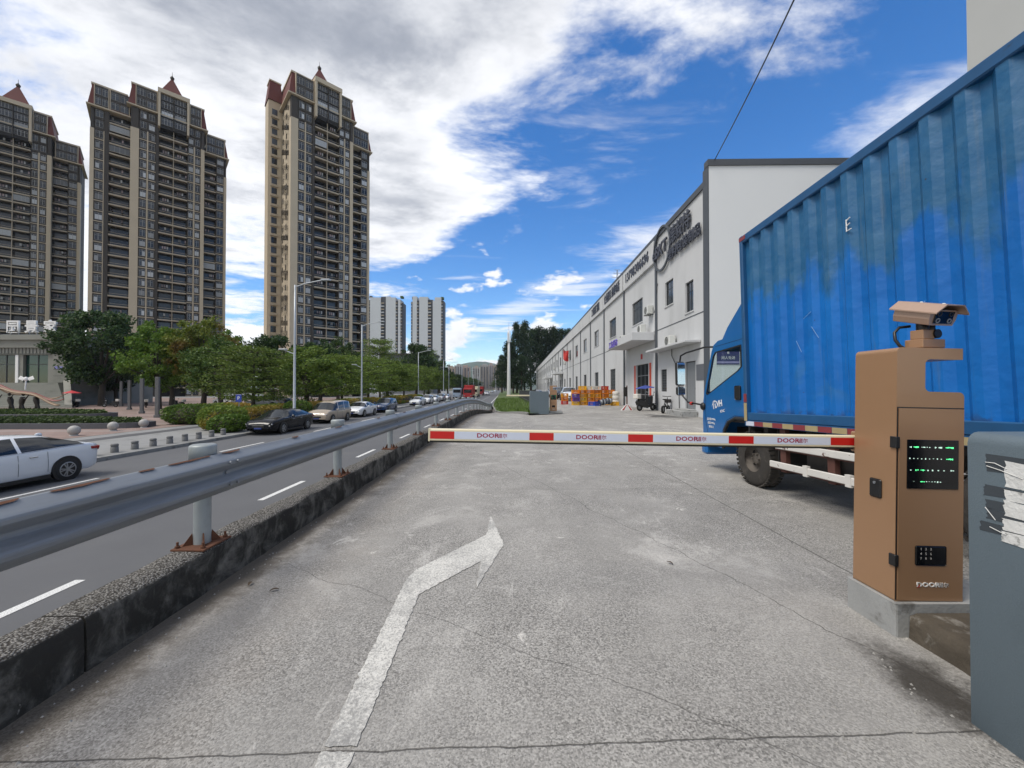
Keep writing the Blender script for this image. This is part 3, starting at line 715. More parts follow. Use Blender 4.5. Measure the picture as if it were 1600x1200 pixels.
# barrier arm ------------------------------------------------------------------------
def barrier_arm(parent, W, tilt, L, stripes):
    """swinging arm, a part of its barrier; its tube is the part, film and print its sub-parts. W: pivot in world"""
    prof = [(-.018,-.035),(-.018,.035),(-.012,.043),(.012,.043),(.018,.035),(.018,-.035),(.012,-.041),(-.012,-.041)]
    b = MB(); b.prism([(a, c) for a, c in prof], lambda a, c, w_: (w_, a, c), -L, .0); arm = b.build('barrier_arm', M_CREAM, parent)
    arm['label'] = 'red and white striped swinging arm' if stripes else 'cream swinging arm'
    P = Matrix.Translation(parent.location) @ parent.rotation_euler.to_matrix().to_4x4()
    arm.matrix_parent_inverse = P.inverted(); arm.location = W; arm.rotation_euler = (0, tilt, 0)
    MB().bbox(-.05, .06, -.035, .03, -.07, .07, .008).build('pivot_hub', M_BRONZE, arm)
    MB().bbox(-L, -.06, -.014, .014, -.052, -.0412, .003).build('rubber_strip', M_RUBBER, arm)
    MB().bbox(-L-.008, -L+.004, -.019, .019, -.045, .045, .002).build('end_cap', M_CREAM, arm)
    for i in range(len(stripes)-1):
        a, c = stripes[i]-W[0], min(stripes[i+1]-W[0], -.01); red = i % 2 == 0
        MB().box(a+.001, c-.001, -.0192, -.0181, -.026, .026).build('red_stripe' if red else 'white_stripe', M_RED if red else M_SILVERW, arm)
        if not red: logo(arm, ((a+c)/2-.105, -.0197, 0), (R(90),0,0), .041, M_PURPLE, M_PURPLE, .0003)
    return arm
AY = PY+.325
barrier_arm(cab, (PX+.10, AY, 1.13), R(.93), PX+.10+.573, [(p-800)/600*(AY-.018) for p in (672, 710, 827, 865, 981, 1020, 1138, 1177, 1297, 1334)])
# ================================================================== BLUE BOX TRUCK
def mat_truckbox():
    m = bpy.data.materials.new('weathered_blue_box_paint'); m.use_nodes = True; t = NT(m.node_tree); t.n.clear()
    c = t.put('ShaderNodeTexCoord').outputs['Object']; sx, sy, sz = t.put('ShaderNodeSeparateXYZ', {0: c}).outputs
    n = t.noise(c, .8, 6, .6, .5); n2 = t.noise(c, 4, 7, .7)
    # lower part resprayed a stronger blue, its upper edge brushed unevenly
    edge = t.math('ADD', t.math('SUBTRACT', 2.78, sz), t.math('MULTIPLY', t.math('SUBTRACT', t.noise(t.put('ShaderNodeMapping', {'Vector': c, 'Scale': (1, 2.2, .9)}).outputs[0], 1.3, 4, .6), .5), 1.9))
    k = t.smooth(edge, -.12, .22)
    old = t.mix(t.smooth(n2, .35, .75), (.010, .105, .25), (.04, .145, .28))
    new = t.mix(t.smooth(n, .35, .7), (.001, .118, .42), (.002, .155, .52))
    base = t.mix(k, old, new)
    patch = t.smooth(t.noise(c, 1.1, 4, .5, .6), .62, .70); base = t.mix(t.math('MULTIPLY', patch, .45), base, (.035, .16, .35))
    st = t.noise(t.put('ShaderNodeMapping', {'Vector': c, 'Scale': (5, 9, .45)}).outputs[0], 2.0, 5, .6)
    base = t.mix(t.math('MULTIPLY', t.smooth(st, .56, .76), .5), base, (.10, .16, .23))
    rs = t.smooth(t.noise(c, 17, 4, .6), .735, .76); base = t.mix(rs, base, (.05, .03, .02))
    low = t.math('MULTIPLY', t.smooth(sz, 1.24, 1.04), t.smooth(t.noise(c, 9, 5, .6), .47, .60)); base = t.mix(low, base, (.03, .022, .018))
    p = t.put('ShaderNodeBsdfPrincipled', {'Base Color': base, 'Roughness': .42, 'Specular IOR Level': .4})
    t.set(p.inputs['Roughness'], t.math('ADD', .33, t.math('MULTIPLY', n2, .3)))
    b = t.put('ShaderNodeBump', {'Height': t.math('ADD', t.noise(c, 5, 3, .5), t.math('MULTIPLY', n2, .3)), 'Strength': .42, 'Distance': .035}); t.set(p.inputs['Normal'], b.outputs[0])
    t.put('ShaderNodeOutputMaterial', {'Surface': p.outputs[0]}); return m
M_TBOX = mat_truckbox()
M_TRAIL = pm('blue_frame_paint', (.010, .082, .21), .5, var=.25, scale=5, dirt=(.03,.03,.035), dscale=6, dlo=.62, dhi=.75)
M_CAB = pm('blue_cab_paint', (.005, .12, .36), .3, var=.08, scale=2, coat=.4, dirt=(.05,.12,.22), dscale=2, dlo=.6, dhi=.9)
M_TYRE = pm('dusty_tyre', (.038, .034, .030), .9, var=.35, scale=9, dirt=(.09,.08,.07), dscale=5, bump=.3, bscale=60)
M_HUB = pm('dirty_wheel_rim', (.12, .105, .09), .7, metal=.2, var=.3, scale=9, dirt=(.05,.04,.035), dscale=8)
M_CHAS = pm('dark_chassis', (.02, .017, .016), .8, var=.4, scale=5)
M_RUSTB = pm('rusty_red_bracket', (.10, .04, .03), .85, var=.3, scale=9)
M_GUARDW = pm('chipped_white_guard', (.66, .64, .60), .6, var=.1, scale=4, dirt=(.12,.05,.035), dscale=5, dlo=.60, dhi=.64)
M_YELT = pm('reflective_yellow_film', (.40, .32, .17), .4, var=.15, scale=8)
M_RSTR = pm('faded_red_film', (.24, .04, .048), .4, var=.2, scale=8)
M_ORANGE = pm('orange_lens', (.75, .16, .03), .25)
M_INT = pm('cab_interior', (.035, .035, .037), .8, var=.2)
M_WTXT = pm('white_lettering', (.8, .8, .8), .5)
G_CLEAR = glassmat('clear_window_glass')
M_MIRROR = pm('mirror_glass', (.75, .8, .85), .05, metal=1.0, var=.02)

TR = thing('box_truck', 'blue box truck with corrugated sides parked nose away beside the barrier cabinet', 'truck', (3.56, 5.83, 0), (R(-2.3), 0, 0))
BL, BW, Z0, Z1 = 4.25, 2.3, 1.0, 3.86
# corrugated side walls, front and rear panels: profile folded along y
def corr(y0, y1, per=.268, dep=.046, ph=0.0):
    pts = []; y = y0
    k = 0
    while y < y1-1e-6:
        for f, d in ((0, 0), (.28, 0), (.50, dep), (.78, dep)):
            yy = y+f*per
            if yy <= y1: pts.append((yy, d))
        y += per
    pts.append((y1, pts[-1][1])); return pts
def sheet(pts, fn, z0, z1, nz=1):
    b = MB(); vs = [fn(a, d, z) for z in (z0, z1) for a, d in pts]; n = len(pts)
    return b.add(vs, [(i, i+1, n+i+1, n+i) for i in range(n-1)])
pts = corr(-BL+.06, -.07)
sheet(pts, lambda a, d, z: (.052-d, a, z), Z0+.12, Z1-.1).build('side_panel', M_TBOX, TR)
sheet(pts, lambda a, d, z: (BW-.052+d, a, z), Z0+.12, Z1-.1).build('side_panel', M_TBOX, TR)
fp = corr(.06, BW-.06)
sheet(fp, lambda a, d, z: (a, -.05+d-.02, z), Z0+.1, Z1-.1).build('front_panel', M_TBOX, TR)
sheet(fp, lambda a, d, z: (a, -BL+.05, z), Z0+.1, Z1-.1).build('rear_panel', M_TBOX, TR)
MB().box(.05, BW-.05, -BL+.05, -.06, Z1-.055, Z1-.03).build('roof_panel', M_TBOX, TR)
MB().box(.05, BW-.05, -BL+.05, -.06, Z0+.03, Z0+.10).build('box_floor', M_CHAS, TR)
for x in (0, BW-.07):
    MB().bbox(x-.008, x+.078, -BL, 0, Z1-.115, Z1, .012).build('top_rail', M_TRAIL, TR)
    MB().bbox(x-.004, x+.074, -BL, 0, Z0+.02, Z0+.135, .010).build('bottom_rail', M_TRAIL, TR)
    for y in (-BL-.002, -.072): MB().bbox(x-.012, x+.082, y, y+.074, Z0, Z1+.004, .012).build('corner_post', M_TRAIL, TR)
for y in (-BL, -.07): MB().bbox(.07, BW-.07, y+.004, y+.066, Z1-.11, Z1-.004, .01).build('cross_rail', M_TRAIL, TR)
MB().bbox(-.016, -.0125, -.074, -.004, Z0+.01, Z0+.28, .001).build('corner_reflector', M_YELT, TR)
MB().bbox(-.016, -.0125, -.074, -.004, Z0+.29, Z0+.42, .001).build('corner_reflector', M_RSTR, TR)
# chevron strip of red and cream reflectors below the box
MB().box(-.002, .02, -BL, 0, Z0-.066, Z0+.018).build('reflector_strip', M_TRAIL, TR)
y = -.03; k = 0
while y > -BL+.1:
    MB().box(-.0052, -.0022, y-.19, y, Z0-.06, Z0+.004).build('reflector', (M_SILVERW if k == 0 else M_RSTR if k % 2 else M_YELT), TR)
    y -= .196; k += 1
MB().bbox(-.016, -.0085, -.16, -.006, Z1-.08, Z1-.02, .002).build('top_marker', M_RSTR, TR)
# scribbled sticker and scratches on the side
sk = MB(); x_ = -.0085
for (ya, za, yb_, zb) in ((-1.90,3.22,-1.90,3.09),(-1.90,3.205,-1.945,3.225),(-1.90,3.15,-1.94,3.165),(-1.90,3.095,-1.955,3.10)):
    sk.tube([(x_, ya, za), (x_, yb_, zb)], .006, 5)
stuff(sk.build('chalk_mark', M_WTXT, TR))
sx_ = MB()
for (ya, za, yb_, zb) in ((-1.25,2.30,-1.37,2.36),(-1.37,2.18,-1.47,2.03),(-1.12,2.05,-1.2,1.9),(-2.62,2.15,-2.66,1.8)):
    sx_.tube([(-.0065, ya, za), (-.0065, yb_, zb)], .0035, 4)
stuff(sx_.build('paint_scratches', pm('scratch_blue', (.16,.33,.62), .5), TR))

# ---- cab
CX0, CX1 = .10, 2.16
ZB, ZT = .52, 2.36
body = [(1.47,.50),(1.495,.62),(1.50,.95),(1.475,1.28),(1.42,1.50),(1.12,2.22),(1.04,2.33),(.90,2.385),(.12,2.40),(.10,2.36),(.10,1.02)]
arch = [(.10,1.02),(.42,1.03),(.62,.96),(.74,.82),(.80,.62),(.80,.50)]
outer = body + arch[1:]
win = [(1.36,1.455),(1.08,2.13),(1.00,2.20),(.20,2.215),(.20,1.86),(.30,1.80),(1.30,1.43)]
SY = lambda x: (lambda a, c, w_: (x+w_, a, c))
for x, nm in ((CX0, 'side_panel'), (CX1-.035, 'far_side_panel')):
    b = MB().plate(outer, [win], SY(x), 0, .035); o = b.build('door_panel', M_CAB, TR, bevel=.006)
# front, roof, back as strips between the two sides following the profile
prof2 = [(.12,2.402),(.90,2.388),(1.04,2.333),(1.12,2.223)]
def skin(profile, x0, x1, th=0):
    b = MB(); n = len(profile); vs = [(x, a, c) for x in (x0, x1) for a, c in profile]
    return b.add(vs, [(i, i+1, n+i+1, n+i) for i in range(n-1)], 0, True)
skin(prof2, CX0+.01, CX1-.01).build('cab_roof', M_CAB, TR)
skin([(1.42,1.50),(1.475,1.28),(1.50,.95),(1.495,.62),(1.47,.50)], CX0+.01, CX1-.01).build('front_grille_panel', M_CAB, TR)
skin([(1.125,2.215),(1.42,1.505)], CX0+.07, CX1-.07).build('windscreen', G_CLEAR, TR)
for x in (CX0+.005, CX1-.075): MB().add([(x,1.12,2.225),(x+.07,1.12,2.225),(x+.07,1.424,1.50),(x,1.424,1.50)], [(0,1,2,3)]).build('windscreen_pillar', M_CAB, TR)
bk = MB().plate([(CX0+.03,.75),(CX1-.03,.75),(CX1-.03,2.38),(CX0+.03,2.38)], [], lambda a, c, w_: (a, w_, c), .105, .13); bk.build('cab_back', M_INT, TR)
MB().box(CX0+.04, CX1-.04, .14, 1.38, .96, 1.03).build('cab_floor', M_INT, TR)
for x in (CX0+.008, CX1-.016):
    MB().plate([(1.345,1.462),(1.075,2.125),(1.0,2.193),(.208,2.208),(.208,1.865),(.305,1.807)], [], SY(x), .0, .006).build('door_glass', G_CLEAR, TR)
# black window surround and door seams on the near side
def ring_strip(poly, off, wd, x, mat, nm):
    cx = sum(p[0] for p in poly)/len(poly); cz = sum(p[1] for p in poly)/len(poly)
    inn = [(p[0]+(cx-p[0])*wd, p[1]+(cz-p[1])*wd) for p in poly]
    MB().plate(poly, [inn], SY(x), 0, .004).build(nm, mat, TR)
ring_strip(win, 0, .07, CX0-.003, M_BLACK, 'window_seal')
seam = MB()
for (a, c), (d, e) in (((.165,1.06),(.165,2.30)), ((.165,2.30),(.98,2.295)), ((1.375,1.44),(1.39,.95)), ((1.39,.95),(1.30,.66)), ((.165,1.06),(.45,1.07)), ((.45,1.07),(.68,.99)), ((.68,.99),(.82,.80)), ((.82,.80),(.86,.66)), ((.86,.66),(1.30,.66))):
    seam.tube([(CX0-.0005, a, c), (CX0-.0005, d, e)], .0035, 4)
stuff(seam.build('door_seams', M_CHAS, TR))
MB().bbox(CX0-.022, CX0-.002, .24, .40, 1.33, 1.56, .02).build('door_handle', M_BLACK, TR)
# wheel arch lip
al = MB(); pa = [(a, c) for a, c in arch]
al.tube([(CX0-.004, a, c) for a, c in pa], .028, 8); al.build('arch_lip', pm('sooty_plastic', (.018,.018,.018), .8), TR)
MB().bbox(CX0-.004, CX0+.02, 1.30, 1.44, .585, .655, .006).build('indicator_lamp', M_ORANGE, TR)
MB().bbox(CX0-.02, CX1+.02, 1.38, 1.56, .32, .60, .04).build('bumper', M_CAB, TR)
MB().bbox(CX0+.15, CX0+.55, 1.50, 1.53, .64, .80, .02).build('headlight', M_SILVERW, TR); MB().bbox(CX1-.55, CX1-.15, 1.50, 1.53, .64, .80, .02).build('headlight', M_SILVERW, TR)
# wind deflector on the roof
df = MB(); dp = [(.05,2.41),(.98,2.41),(.80,2.60),(.45,2.86),(.12,3.10),(.05,3.10)]
df.prism(dp, lambda a, c, w_: (w_, a, c), CX0+.12, CX1-.12); df.build('wind_deflector', M_CAB, TR, bevel=.04)
# interior: wheel, dashboard, seats
MB().bbox(CX0+.08, CX1-.08, 1.12, 1.36, 1.22, 1.44, .03).build('dashboard', M_INT, TR)
sw = MB(); Ms = Matrix.Translation((CX0+.50, .93, 1.62)) @ Matrix.Rotation(R(-38), 4, 'X')
sw.tube([(.21*math.cos(2*PI*i/20), .21*math.sin(2*PI*i/20), 0) for i in range(21)], .017, 8, 0, Ms)
sw.cyl((0,0,-.3), (0,0,0), .03, n=8, M=Ms); sw.cyl((-.2,0,0), (.2,0,0), .014, n=6, M=Ms); sw.build('steering_wheel', M_INT, TR)
for x in (CX0+.28, CX1-.75):
    MB().bbox(x, x+.48, .22, .72, 1.03, 1.25, .05).build('seat', M_INT, TR); 
# mirrors on a long black bracket reaching forward
mb = MB(); mx = CX0-.10
mb.tube([(CX0+.02, 1.06, 2.30), (CX0-.02, 1.30, 2.335), (mx-.03, 1.85, 2.30), (mx-.07, 2.02, 2.26), (mx-.075, 2.06, 2.12)], .018, 8)
mb.tube([(mx-.075, 2.04, 1.62), (mx-.07, 2.02, 1.46), (mx-.04, 1.80, 1.30), (CX0-.01, 1.47, 1.245)], .018, 8); mb.build('mirror_bracket', M_BLACK, TR)
MB().ball((CX0-.01, 1.46, 1.22), (.05,.07,.075), 12, 8).build('mirror_mount', M_BLACK, TR)
Mm = Matrix.Translation((mx-.075, 2.03, 1.84)) @ Matrix.Rotation(R(16), 4, 'Z')
MB().bbox(-.11, .11, -.02, .06, -.20, .30, .03, 0, Mm).build('mirror', M_BLACK, TR); MB().bbox(-.092, .092, -.024, -.0195, -.175, .27, .002, 0, Mm).build('mirror_glass', M_MIRROR, TR)
MB().bbox(-.10, .10, -.02, .06, -.40, -.215, .03, 0, Mm).build('lower_mirror', M_BLACK, TR); MB().bbox(-.085, .085, -.024, -.0195, -.385, -.23, .002, 0, Mm).build('lower_mirror_glass', M_MIRROR, TR)
rbn = MB(); rbn.lathe([(.02,-.03),(.034,-.02),(.034,.02),(.02,.03)], 8, 0, 'y', (mx-.02, 1.70, 1.275)); rbn.build('red_ribbon', M_REDP, TR)
# lettering on the door
RT = (R(90), 0, R(-90))
text_part('lettering', '优VH', .155, M_WTXT, TR, (CX0-.0035, .965, 1.255), (R(90), R(-9), R(-90)), .0012, .9, bold=.004)
text_part('lettering', 'KNC', .07, M_WTXT, TR, (CX0-.0035, .80, 1.14), (R(90), R(-9), R(-90)), .0012)
text_part('lettering', '总质量4490kg', .05, M_WTXT, TR, (CX0-.0035, 1.19, .985), RT, .0012)
text_part('lettering', '核载1495kg', .05, M_WTXT, TR, (CX0-.0035, 1.19, .915), RT, .0012)
text_part('lettering', '限乘3人', .05, M_WTXT, TR, (CX0-.0035, 1.19, .845), RT, .0012)
# wheels
tw = [(.20,-.105),(.30,-.115),(.37,-.11),(.405,-.085),(.418,-.05),(.42,.0),(.418,.05),(.405,.085),(.37,.11),(.30,.115)]
rimp = [(.0,-.045),(.06,-.05),(.085,-.04),(.10,-.01),(.17,.01),(.205,-.02),(.232,-.085),(.245,-.10),(.25,-.085),(.235,-.02),(.225,.10)]
def wheel(x, y, s=1, parent=TR, r=1.0):
    Mw = Matrix.Translation((x, y, .42*r)) @ Matrix.Scale(r, 4) @ (Matrix.Identity(4) if s > 0 else Matrix.Rotation(PI, 4, 'Z'))
    w_ = MB().lathe(tw, 40, 0, 'x', M=Mw)
    for i in range(40):
        a = 2*PI*i/40
        for sx0 in (-.105, .035): w_.box(sx0, sx0+.07, -.02, .02, .410, .428, 0, Mw @ Matrix.Rotation(a, 4, 'X'))
    wo = w_.build('wheel', M_TYRE, parent)
    MB().lathe(rimp, 32, 0, 'x', M=Mw).build('rim', M_HUB, wo)
    for i in range(6):
        a = 2*PI*i/6
        MB().cyl((-.075,.075*math.cos(a),.075*math.sin(a)), (-.035,.075*math.cos(a),.075*math.sin(a)), .013, n=6, M=Mw).build('wheel_nut', M_HUB, wo)
    for i in range(5):
        a = 2*PI*(i+.5)/5
        MB().lathe([(0,-.0),(.028,-.001),(.034,.012)], 12, 0, 'x', (-.006,.145*math.cos(a),.145*math.sin(a)), M=Mw).build('rim_hole', M_CHAS, wo)
wheel(.26, .10); wheel(BW-.22, .10, -1)
wheel(.22, -3.05); wheel(.47, -3.05); wheel(BW-.22, -3.05, -1); wheel(BW-.47, -3.05, -1)
# chassis, tank, side underrun guards, mud flap
for x in (.66, 1.52): MB().box(x, x+.09, -BL+.1, 1.35, .62, .84).build('chassis_rail', M_CHAS, TR)
for y in (-.4, -1.2, -2.0, -2.8, -3.6): MB().box(.08, BW-.08, y, y+.09, .85, .955).build('cross_member', M_CHAS, TR)
MB().cyl((.26,.10,.42), (BW-.26,.10,.42), .06, n=10).build('front_axle', M_CHAS, TR); MB().cyl((.26,-3.05,.42), (BW-.26,-3.05,.42), .09, n=10).build('rear_axle', M_CHAS, TR)
MB().bbox(.16, .62, -1.75, -.95, .42, .80, .05).build('fuel_tank', M_CHAS, TR)
MB().box(CX0+.02, .55, -.10, .62, .985, 1.00).build('mudguard', M_CHAS, TR)
MB().box(CX0+.02, .55, -.55, -.53, .30, .92).build('mud_flap', M_RUBBER, TR)
for z, ya, yb_ in ((.40, -.50, -2.5), (.66, -.62, -2.5)):
    MB().bbox(.015, .045, yb_, ya, z, z+.085, .008).build('side_guard_rail', M_GUARDW, TR)
    MB().box(.046, .075, yb_, ya+.03, z-.02, z+.02).build('guard_backing', M_RUSTB, TR)
for y in (-.68, -1.45, -2.3): MB().box(.05, .11, y-.10, y, .36, .99).build('guard_bracket', M_RUSTB, TR)
for y in (-1.12, -1.72, -2.15): MB().box(.008, .05, y-.07, y, .38, .51).build('guard_clip', M_GUARDW, TR)
# ================================================================== FACTORY
M_WALLW = pm('white_render', (.57, .58, .59), .8, var=.05, scale=.5, dirt=(.44,.45,.455), dscale=.35, dlo=.45, dhi=.85, stretch=(1,1,.4))
M_WALLE = pm('end_wall_render', (.72, .74, .76), .8, var=.05, scale=.3)
M_DGREY = pm('dark_grey_trim', (.075, .085, .10), .6, var=.1)
M_FRAME = pm('dark_window_frame', (.05, .055, .06), .4, metal=.4)
M_WGLASS = pm('dark_window_glass', (.022, .028, .034), .08, var=.2, rnd=.5)
M_ROLLER = pm('dark_louvre', (.05, .055, .06), .6, var=.2)
M_LETTER = pm('dark_sign_letters', (.055, .06, .08), .5)
M_VIOLET = pm('violet_sign_letters', (.19, .14, .55), .5)
M_ORCOUP = pm('red_paper_couplet', (.55, .07, .035), .7, var=.2)
M_GREYD = pm('grey_steel_door', (.24, .255, .27), .5, metal=.2)
M_ACW = pm('air_conditioner_casing', (.62, .63, .60), .5, var=.08, dirt=(.35,.34,.30), dscale=3)
FA = -.0167
FX, FY = 9.8, 19.0
FT = thing('factory_building', 'long white two-storey factory with grey pilasters along the right side of the yard', 'factory', (FX, FY, 0), FA)
FL, FH = 184.0, 11.7
def fpos(x, y, z):
    """factory-local to world"""
    return (FX+math.cos(FA)*x-math.sin(FA)*y, FY+math.sin(FA)*x+math.cos(FA)*y, z)
BAY = 8.0; NB = 23
holes = []; wins = []; gwins = []
bays = [(0 if i == 0 else 7.3+BAY*(i-1), 7.3+BAY*i) for i in range(NB)]
def rect(a, c, z0, z1): return [(a, z0), (c, z0), (c, z1), (a, z1)]
W2 = [(1.75, 2.75, 5.75, 7.45), (4.45, 5.75, 6.75, 8.3)]                 # first bay upper windows
G2 = [(5.55, 6.55, 1.3, 2.75)]
for i, (a, c) in enumerate(bays):
    if i == 0: continue
    m_ = (a+c)/2+.3; W2.append((m_-1.35, m_+1.35, 6.65, 8.5))
    if i > 1: G2.append((m_-1.05, m_+1.05, .9, 3.45))
DOORS = [(1.55, 2.85, .36, 3.0), (9.0, 11.9, .02, 3.35)] + [(bays[i][0]+.9, bays[i][0]+2.3, .02, 4.0) for i in (8, 12)]
for h in W2+G2+DOORS: holes.append(rect(*h))
MB().plate(rect(0, FL, -.1, FH), holes, lambda a, c, w_: (w_, a, c), 0, .24).build('facade_wall', M_WALLW, FT)
MB().box(.24, 26, .25, FL, -.1, FH-.25).build('factory_body', M_WALLE, FT)
MB().box(-.03, 26.03, -.06, .23, -.1, 12.55).build('end_wall', M_WALLE, FT)
MB().box(-.10, 26.1, -.12, .29, 12.552, 12.86).build('end_coping', M_DGREY, FT)
MB().box(-.09, .34, .295, FL, FH+.002, FH+.32).build('facade_coping', M_DGREY, FT)
# corner and bay pilasters
for k, yy in enumerate([-.062] + [bb[1]-.19 for bb in bays]):
    wd = .52 if k == 0 else .30
    MB().box(-.085, -.002 if k else -.033, yy, yy+wd, -.05, FH+ (0 if k else .84)).build('pilaster', M_DGREY, FT)
# raised sign band at the head of each bay after the first; string course lower down
for i, (a, c) in enumerate(bays):
    if i: MB().bbox(-.17, -.003, a+.13, c-.21, 10.15, FH, .02).build('sign_band', M_WALLW, FT)
    MB().box(-.016, -.002, a+.14 if i else .47, c-.21, 5.42, 5.47).build('string_course', M_DGREY, FT)
# windows: frame, mullions, panes
def window(y0, y1, z0, z1, cols=3, split=.68, parent=FT):
    b = MB(); t_ = .05
    b.plate(rect(y0, y1, z0, z1), [rect(y0+t_, y1-t_, z0+t_, z1-t_)], lambda a, c, w_: (w_, a, c), .10, .16)
    wo = b.build('window', M_FRAME, parent)
    zz = z0+(z1-z0)*split; cw = (y1-y0-2*t_)/cols
    for k in range(1, cols): MB().box(.11, .15, y0+t_+cw*k-.02, y0+t_+cw*k+.02, z0+t_, z1-t_).build('mullion', M_FRAME, wo)
    MB().box(.112, .148, y0+t_, y1-t_, zz-.02, zz+.02).build('transom', M_FRAME, wo)
    for k in range(cols): MB().box(.125, .135, y0+t_+cw*k+.021, y0+t_+cw*(k+1)-.021, z0+t_+.002, z1-t_-.002).build('pane', M_WGLASS, wo)
    MB().box(-.05, .0985, y0-.06, y1+.06, z0-.07, z0-.004).build('sill', M_WALLW, wo)
    return wo
for k, h in enumerate(W2): window(*h, cols=(2 if k < 2 else 3) if k < 10 else 2)
for h in G2:
    b = MB()
    b.plate(rect(*h), [rect(h[0]+.05, h[1]-.05, h[2]+.05, h[3]-.05)], lambda a, c, w_: (w_, a, c), .08, .14); wo = b.build('ground_window', M_FRAME, FT)
    n = 8 if h[0] < 60 else 4
    for k in range(n):
        z = h[2]+.06+(h[3]-h[2]-.12)*k/n
        MB().box(.10, .125, h[1]-.052, h[0]+.052, z, z+(h[3]-h[2]-.12)/n-.03).build('louvre_slat', M_ROLLER, wo)
    MB().box(.128, .136, h[0]+.05, h[1]-.05, h[2]+.05, h[3]-.05).build('pane', M_WGLASS, wo)
# doors
d = DOORS[0]; do = MB().bbox(.10, .15, d[0]+.05, d[1]-.05, d[2], d[3]-.05, .006).build('door', M_GREYD, FT)
MB().cyl((.06, d[0]+.18, 1.5), (.10, d[0]+.18, 1.5), .025, n=8).build('door_handle', M_FRAME, do)
MB().plate(rect(*d), [[(d[0]+.05,d[2]-.001),(d[1]-.05,d[2]-.001),(d[1]-.05,d[3]-.05),(d[0]+.05,d[3]-.05)]] if 0 else [rect(d[0]+.05, d[1]-.05, d[2]+.01, d[3]-.05)], lambda a, c, w_: (w_, a, c), .085, .158).build('door_frame', M_FRAME, FT)
MB().bbox(-.9, -.012, d[0]-.3, d[1]+.5, -.05, .30, .02).build('door_step', M_PLINTH, FT)
MB().bbox(-.5, -.014, d[0]-.1, d[1]+.3, .302, .358, .01).build('door_step', M_PLINTH, FT)
d = DOORS[1]; do = MB().box(.16, .20, d[0], d[1], d[2], d[3]).build('gate_backing', M_WGLASS, FT)
for k in range(15):
    y = d[0]+.1+(d[1]-d[0]-.2)*k/14
    MB().box(.09, .125, y-.018, y+.018, d[2]+.03, d[3]-.04).build('gate_bar', M_GREYD if k % 5 == 0 else M_FRAME, do)
for z in (1.0, 2.45): MB().box(.085, .13, d[0], d[1], z, z+.06).build('gate_rail', M_GREYD, do)
for y in (d[0]-.62, d[1]+.12): MB().box(-.006, -.002, y, y+.42, .9, 3.35).build('couplet', M_ORCOUP, FT)
MB().box(-.006, -.002, 10.3, 10.75, 3.75, 4.15).build('red_notice', M_REDP, FT)
for d in DOORS[2:]: MB().box(.10, .15, d[0]+.02, d[1]-.02, d[2], d[3]-.02).build('door', M_ROLLER, FT)
# entrance canopy with violet letters, thin canopy over the side door, far canopies
cn = MB().bbox(-1.66, -.09, 7.45, 14.6, 4.84, 5.40, .015).build('entrance_canopy', M_WALLW, FT)
text_part('lettering', '工友超市', .62, M_VIOLET, cn, (-1.69, 12.6, 5.12), (R(90), 0, R(-90)), .03, 1.15)
MB().bbox(-.85, -.02, .9, 7.0, 3.92, 4.04, .01).build('door_canopy', M_WALLW, FT)
for y0, y1, z in ((62, 70, 4.6), (88, 95, 4.4), (100, 106, 4.4)): MB().bbox(-1.8, -.09, y0, y1, z, z+.45, .02).build('loading_canopy', M_WALLW, FT)
# signs ------------------------------------------------------------------------------
RF = (R(90), 0, R(-90))
sg = thing('wall_sign', 'dark ring logo and characters high on the near end of the factory', 'sign', fpos(-.02, 0, 0), FA)
Mr = Matrix.Translation((-.10, 6.0, 10.65))
MB().lathe([(1.32,-.05),(1.32,.05),(1.46,.05),(1.46,-.05),(1.32,-.05)], 48, 0, 'x', M=Mr, smooth=False).build('ring', M_DGREY, sg)
text_part('lettering', 'eBKT', 1.15, M_LETTER, sg, (-.13, 6.3, 10.6), RF, .05, .95, bold=.012)
text_part('lettering', '德毅特', 1.15, M_LETTER, sg, (-.12, 3.2, 10.75), RF, .05, .82, bold=.01)
text_part('lettering', '塑料包装制品', .72, M_LETTER, sg, (-.12, 2.75, 9.72), RF, .05, 1.0, bold=.008)
for i, (txt, lab) in enumerate((('13798306696', 'dark phone number lettering on the sign band beside the ring logo'), ('企业服务 热线电话', 'dark lettering on the second sign band from the ring logo'), ('工业园区 招租', 'dark lettering on the third sign band from the ring logo'))):
    a, c = bays[i+1]
    s_ = thing('band_sign', lab, 'sign', fpos(-.18, (a+c)/2, 10.95), FA)
    text_part('lettering', txt, 1.05, M_LETTER, s_, (-.02, 0, 0), RF, .03, (1.05 if i == 0 else .72), bold=.008)
# wall hung air conditioners ---------------------------------------------------------
def aircon(name, label, y, z, x=-.06, rot=0):
    t = thing(name, label, 'air conditioner', fpos(x, y, z), FA+rot, 'outdoor air conditioner units on the factory')
    MB().bbox(-.36, 0, -.42, .42, 0, .6, .02).build('casing', M_ACW, t)
    MB().lathe([(.24,-.368),(.25,-.372),(.26,-.368),(.26,-.36)], 24, 0, 'x', (0,.08,.3)).build('fan_ring', M_FRAME, t)
    f = MB()
    MB().cyl((-.366,.08,.3), (-.361,.08,.3), .235, n=24).build('fan_shade_disc', pm('fan_shadow', (.10,.105,.10), .7), t)  # dark disc: shade of the fan opening painted behind the bars
    for q in range(5): MB().box(-.372, -.3665, -.16, .32, .12+.08*q, .13+.08*q).build('grille_bar', M_ACW, t)
    for yy in (-.3, .3): MB().box(-.40, .05, yy-.02, yy+.02, -.05, -.003).build('bracket', M_FRAME, t)
    return t
aircon('air_conditioner', 'upper of two white air conditioners beside the grey drainpipe', 8.25, 6.75)
aircon('air_conditioner', 'white air conditioner resting on the entrance canopy corner', 8.9, 5.5, -.35)
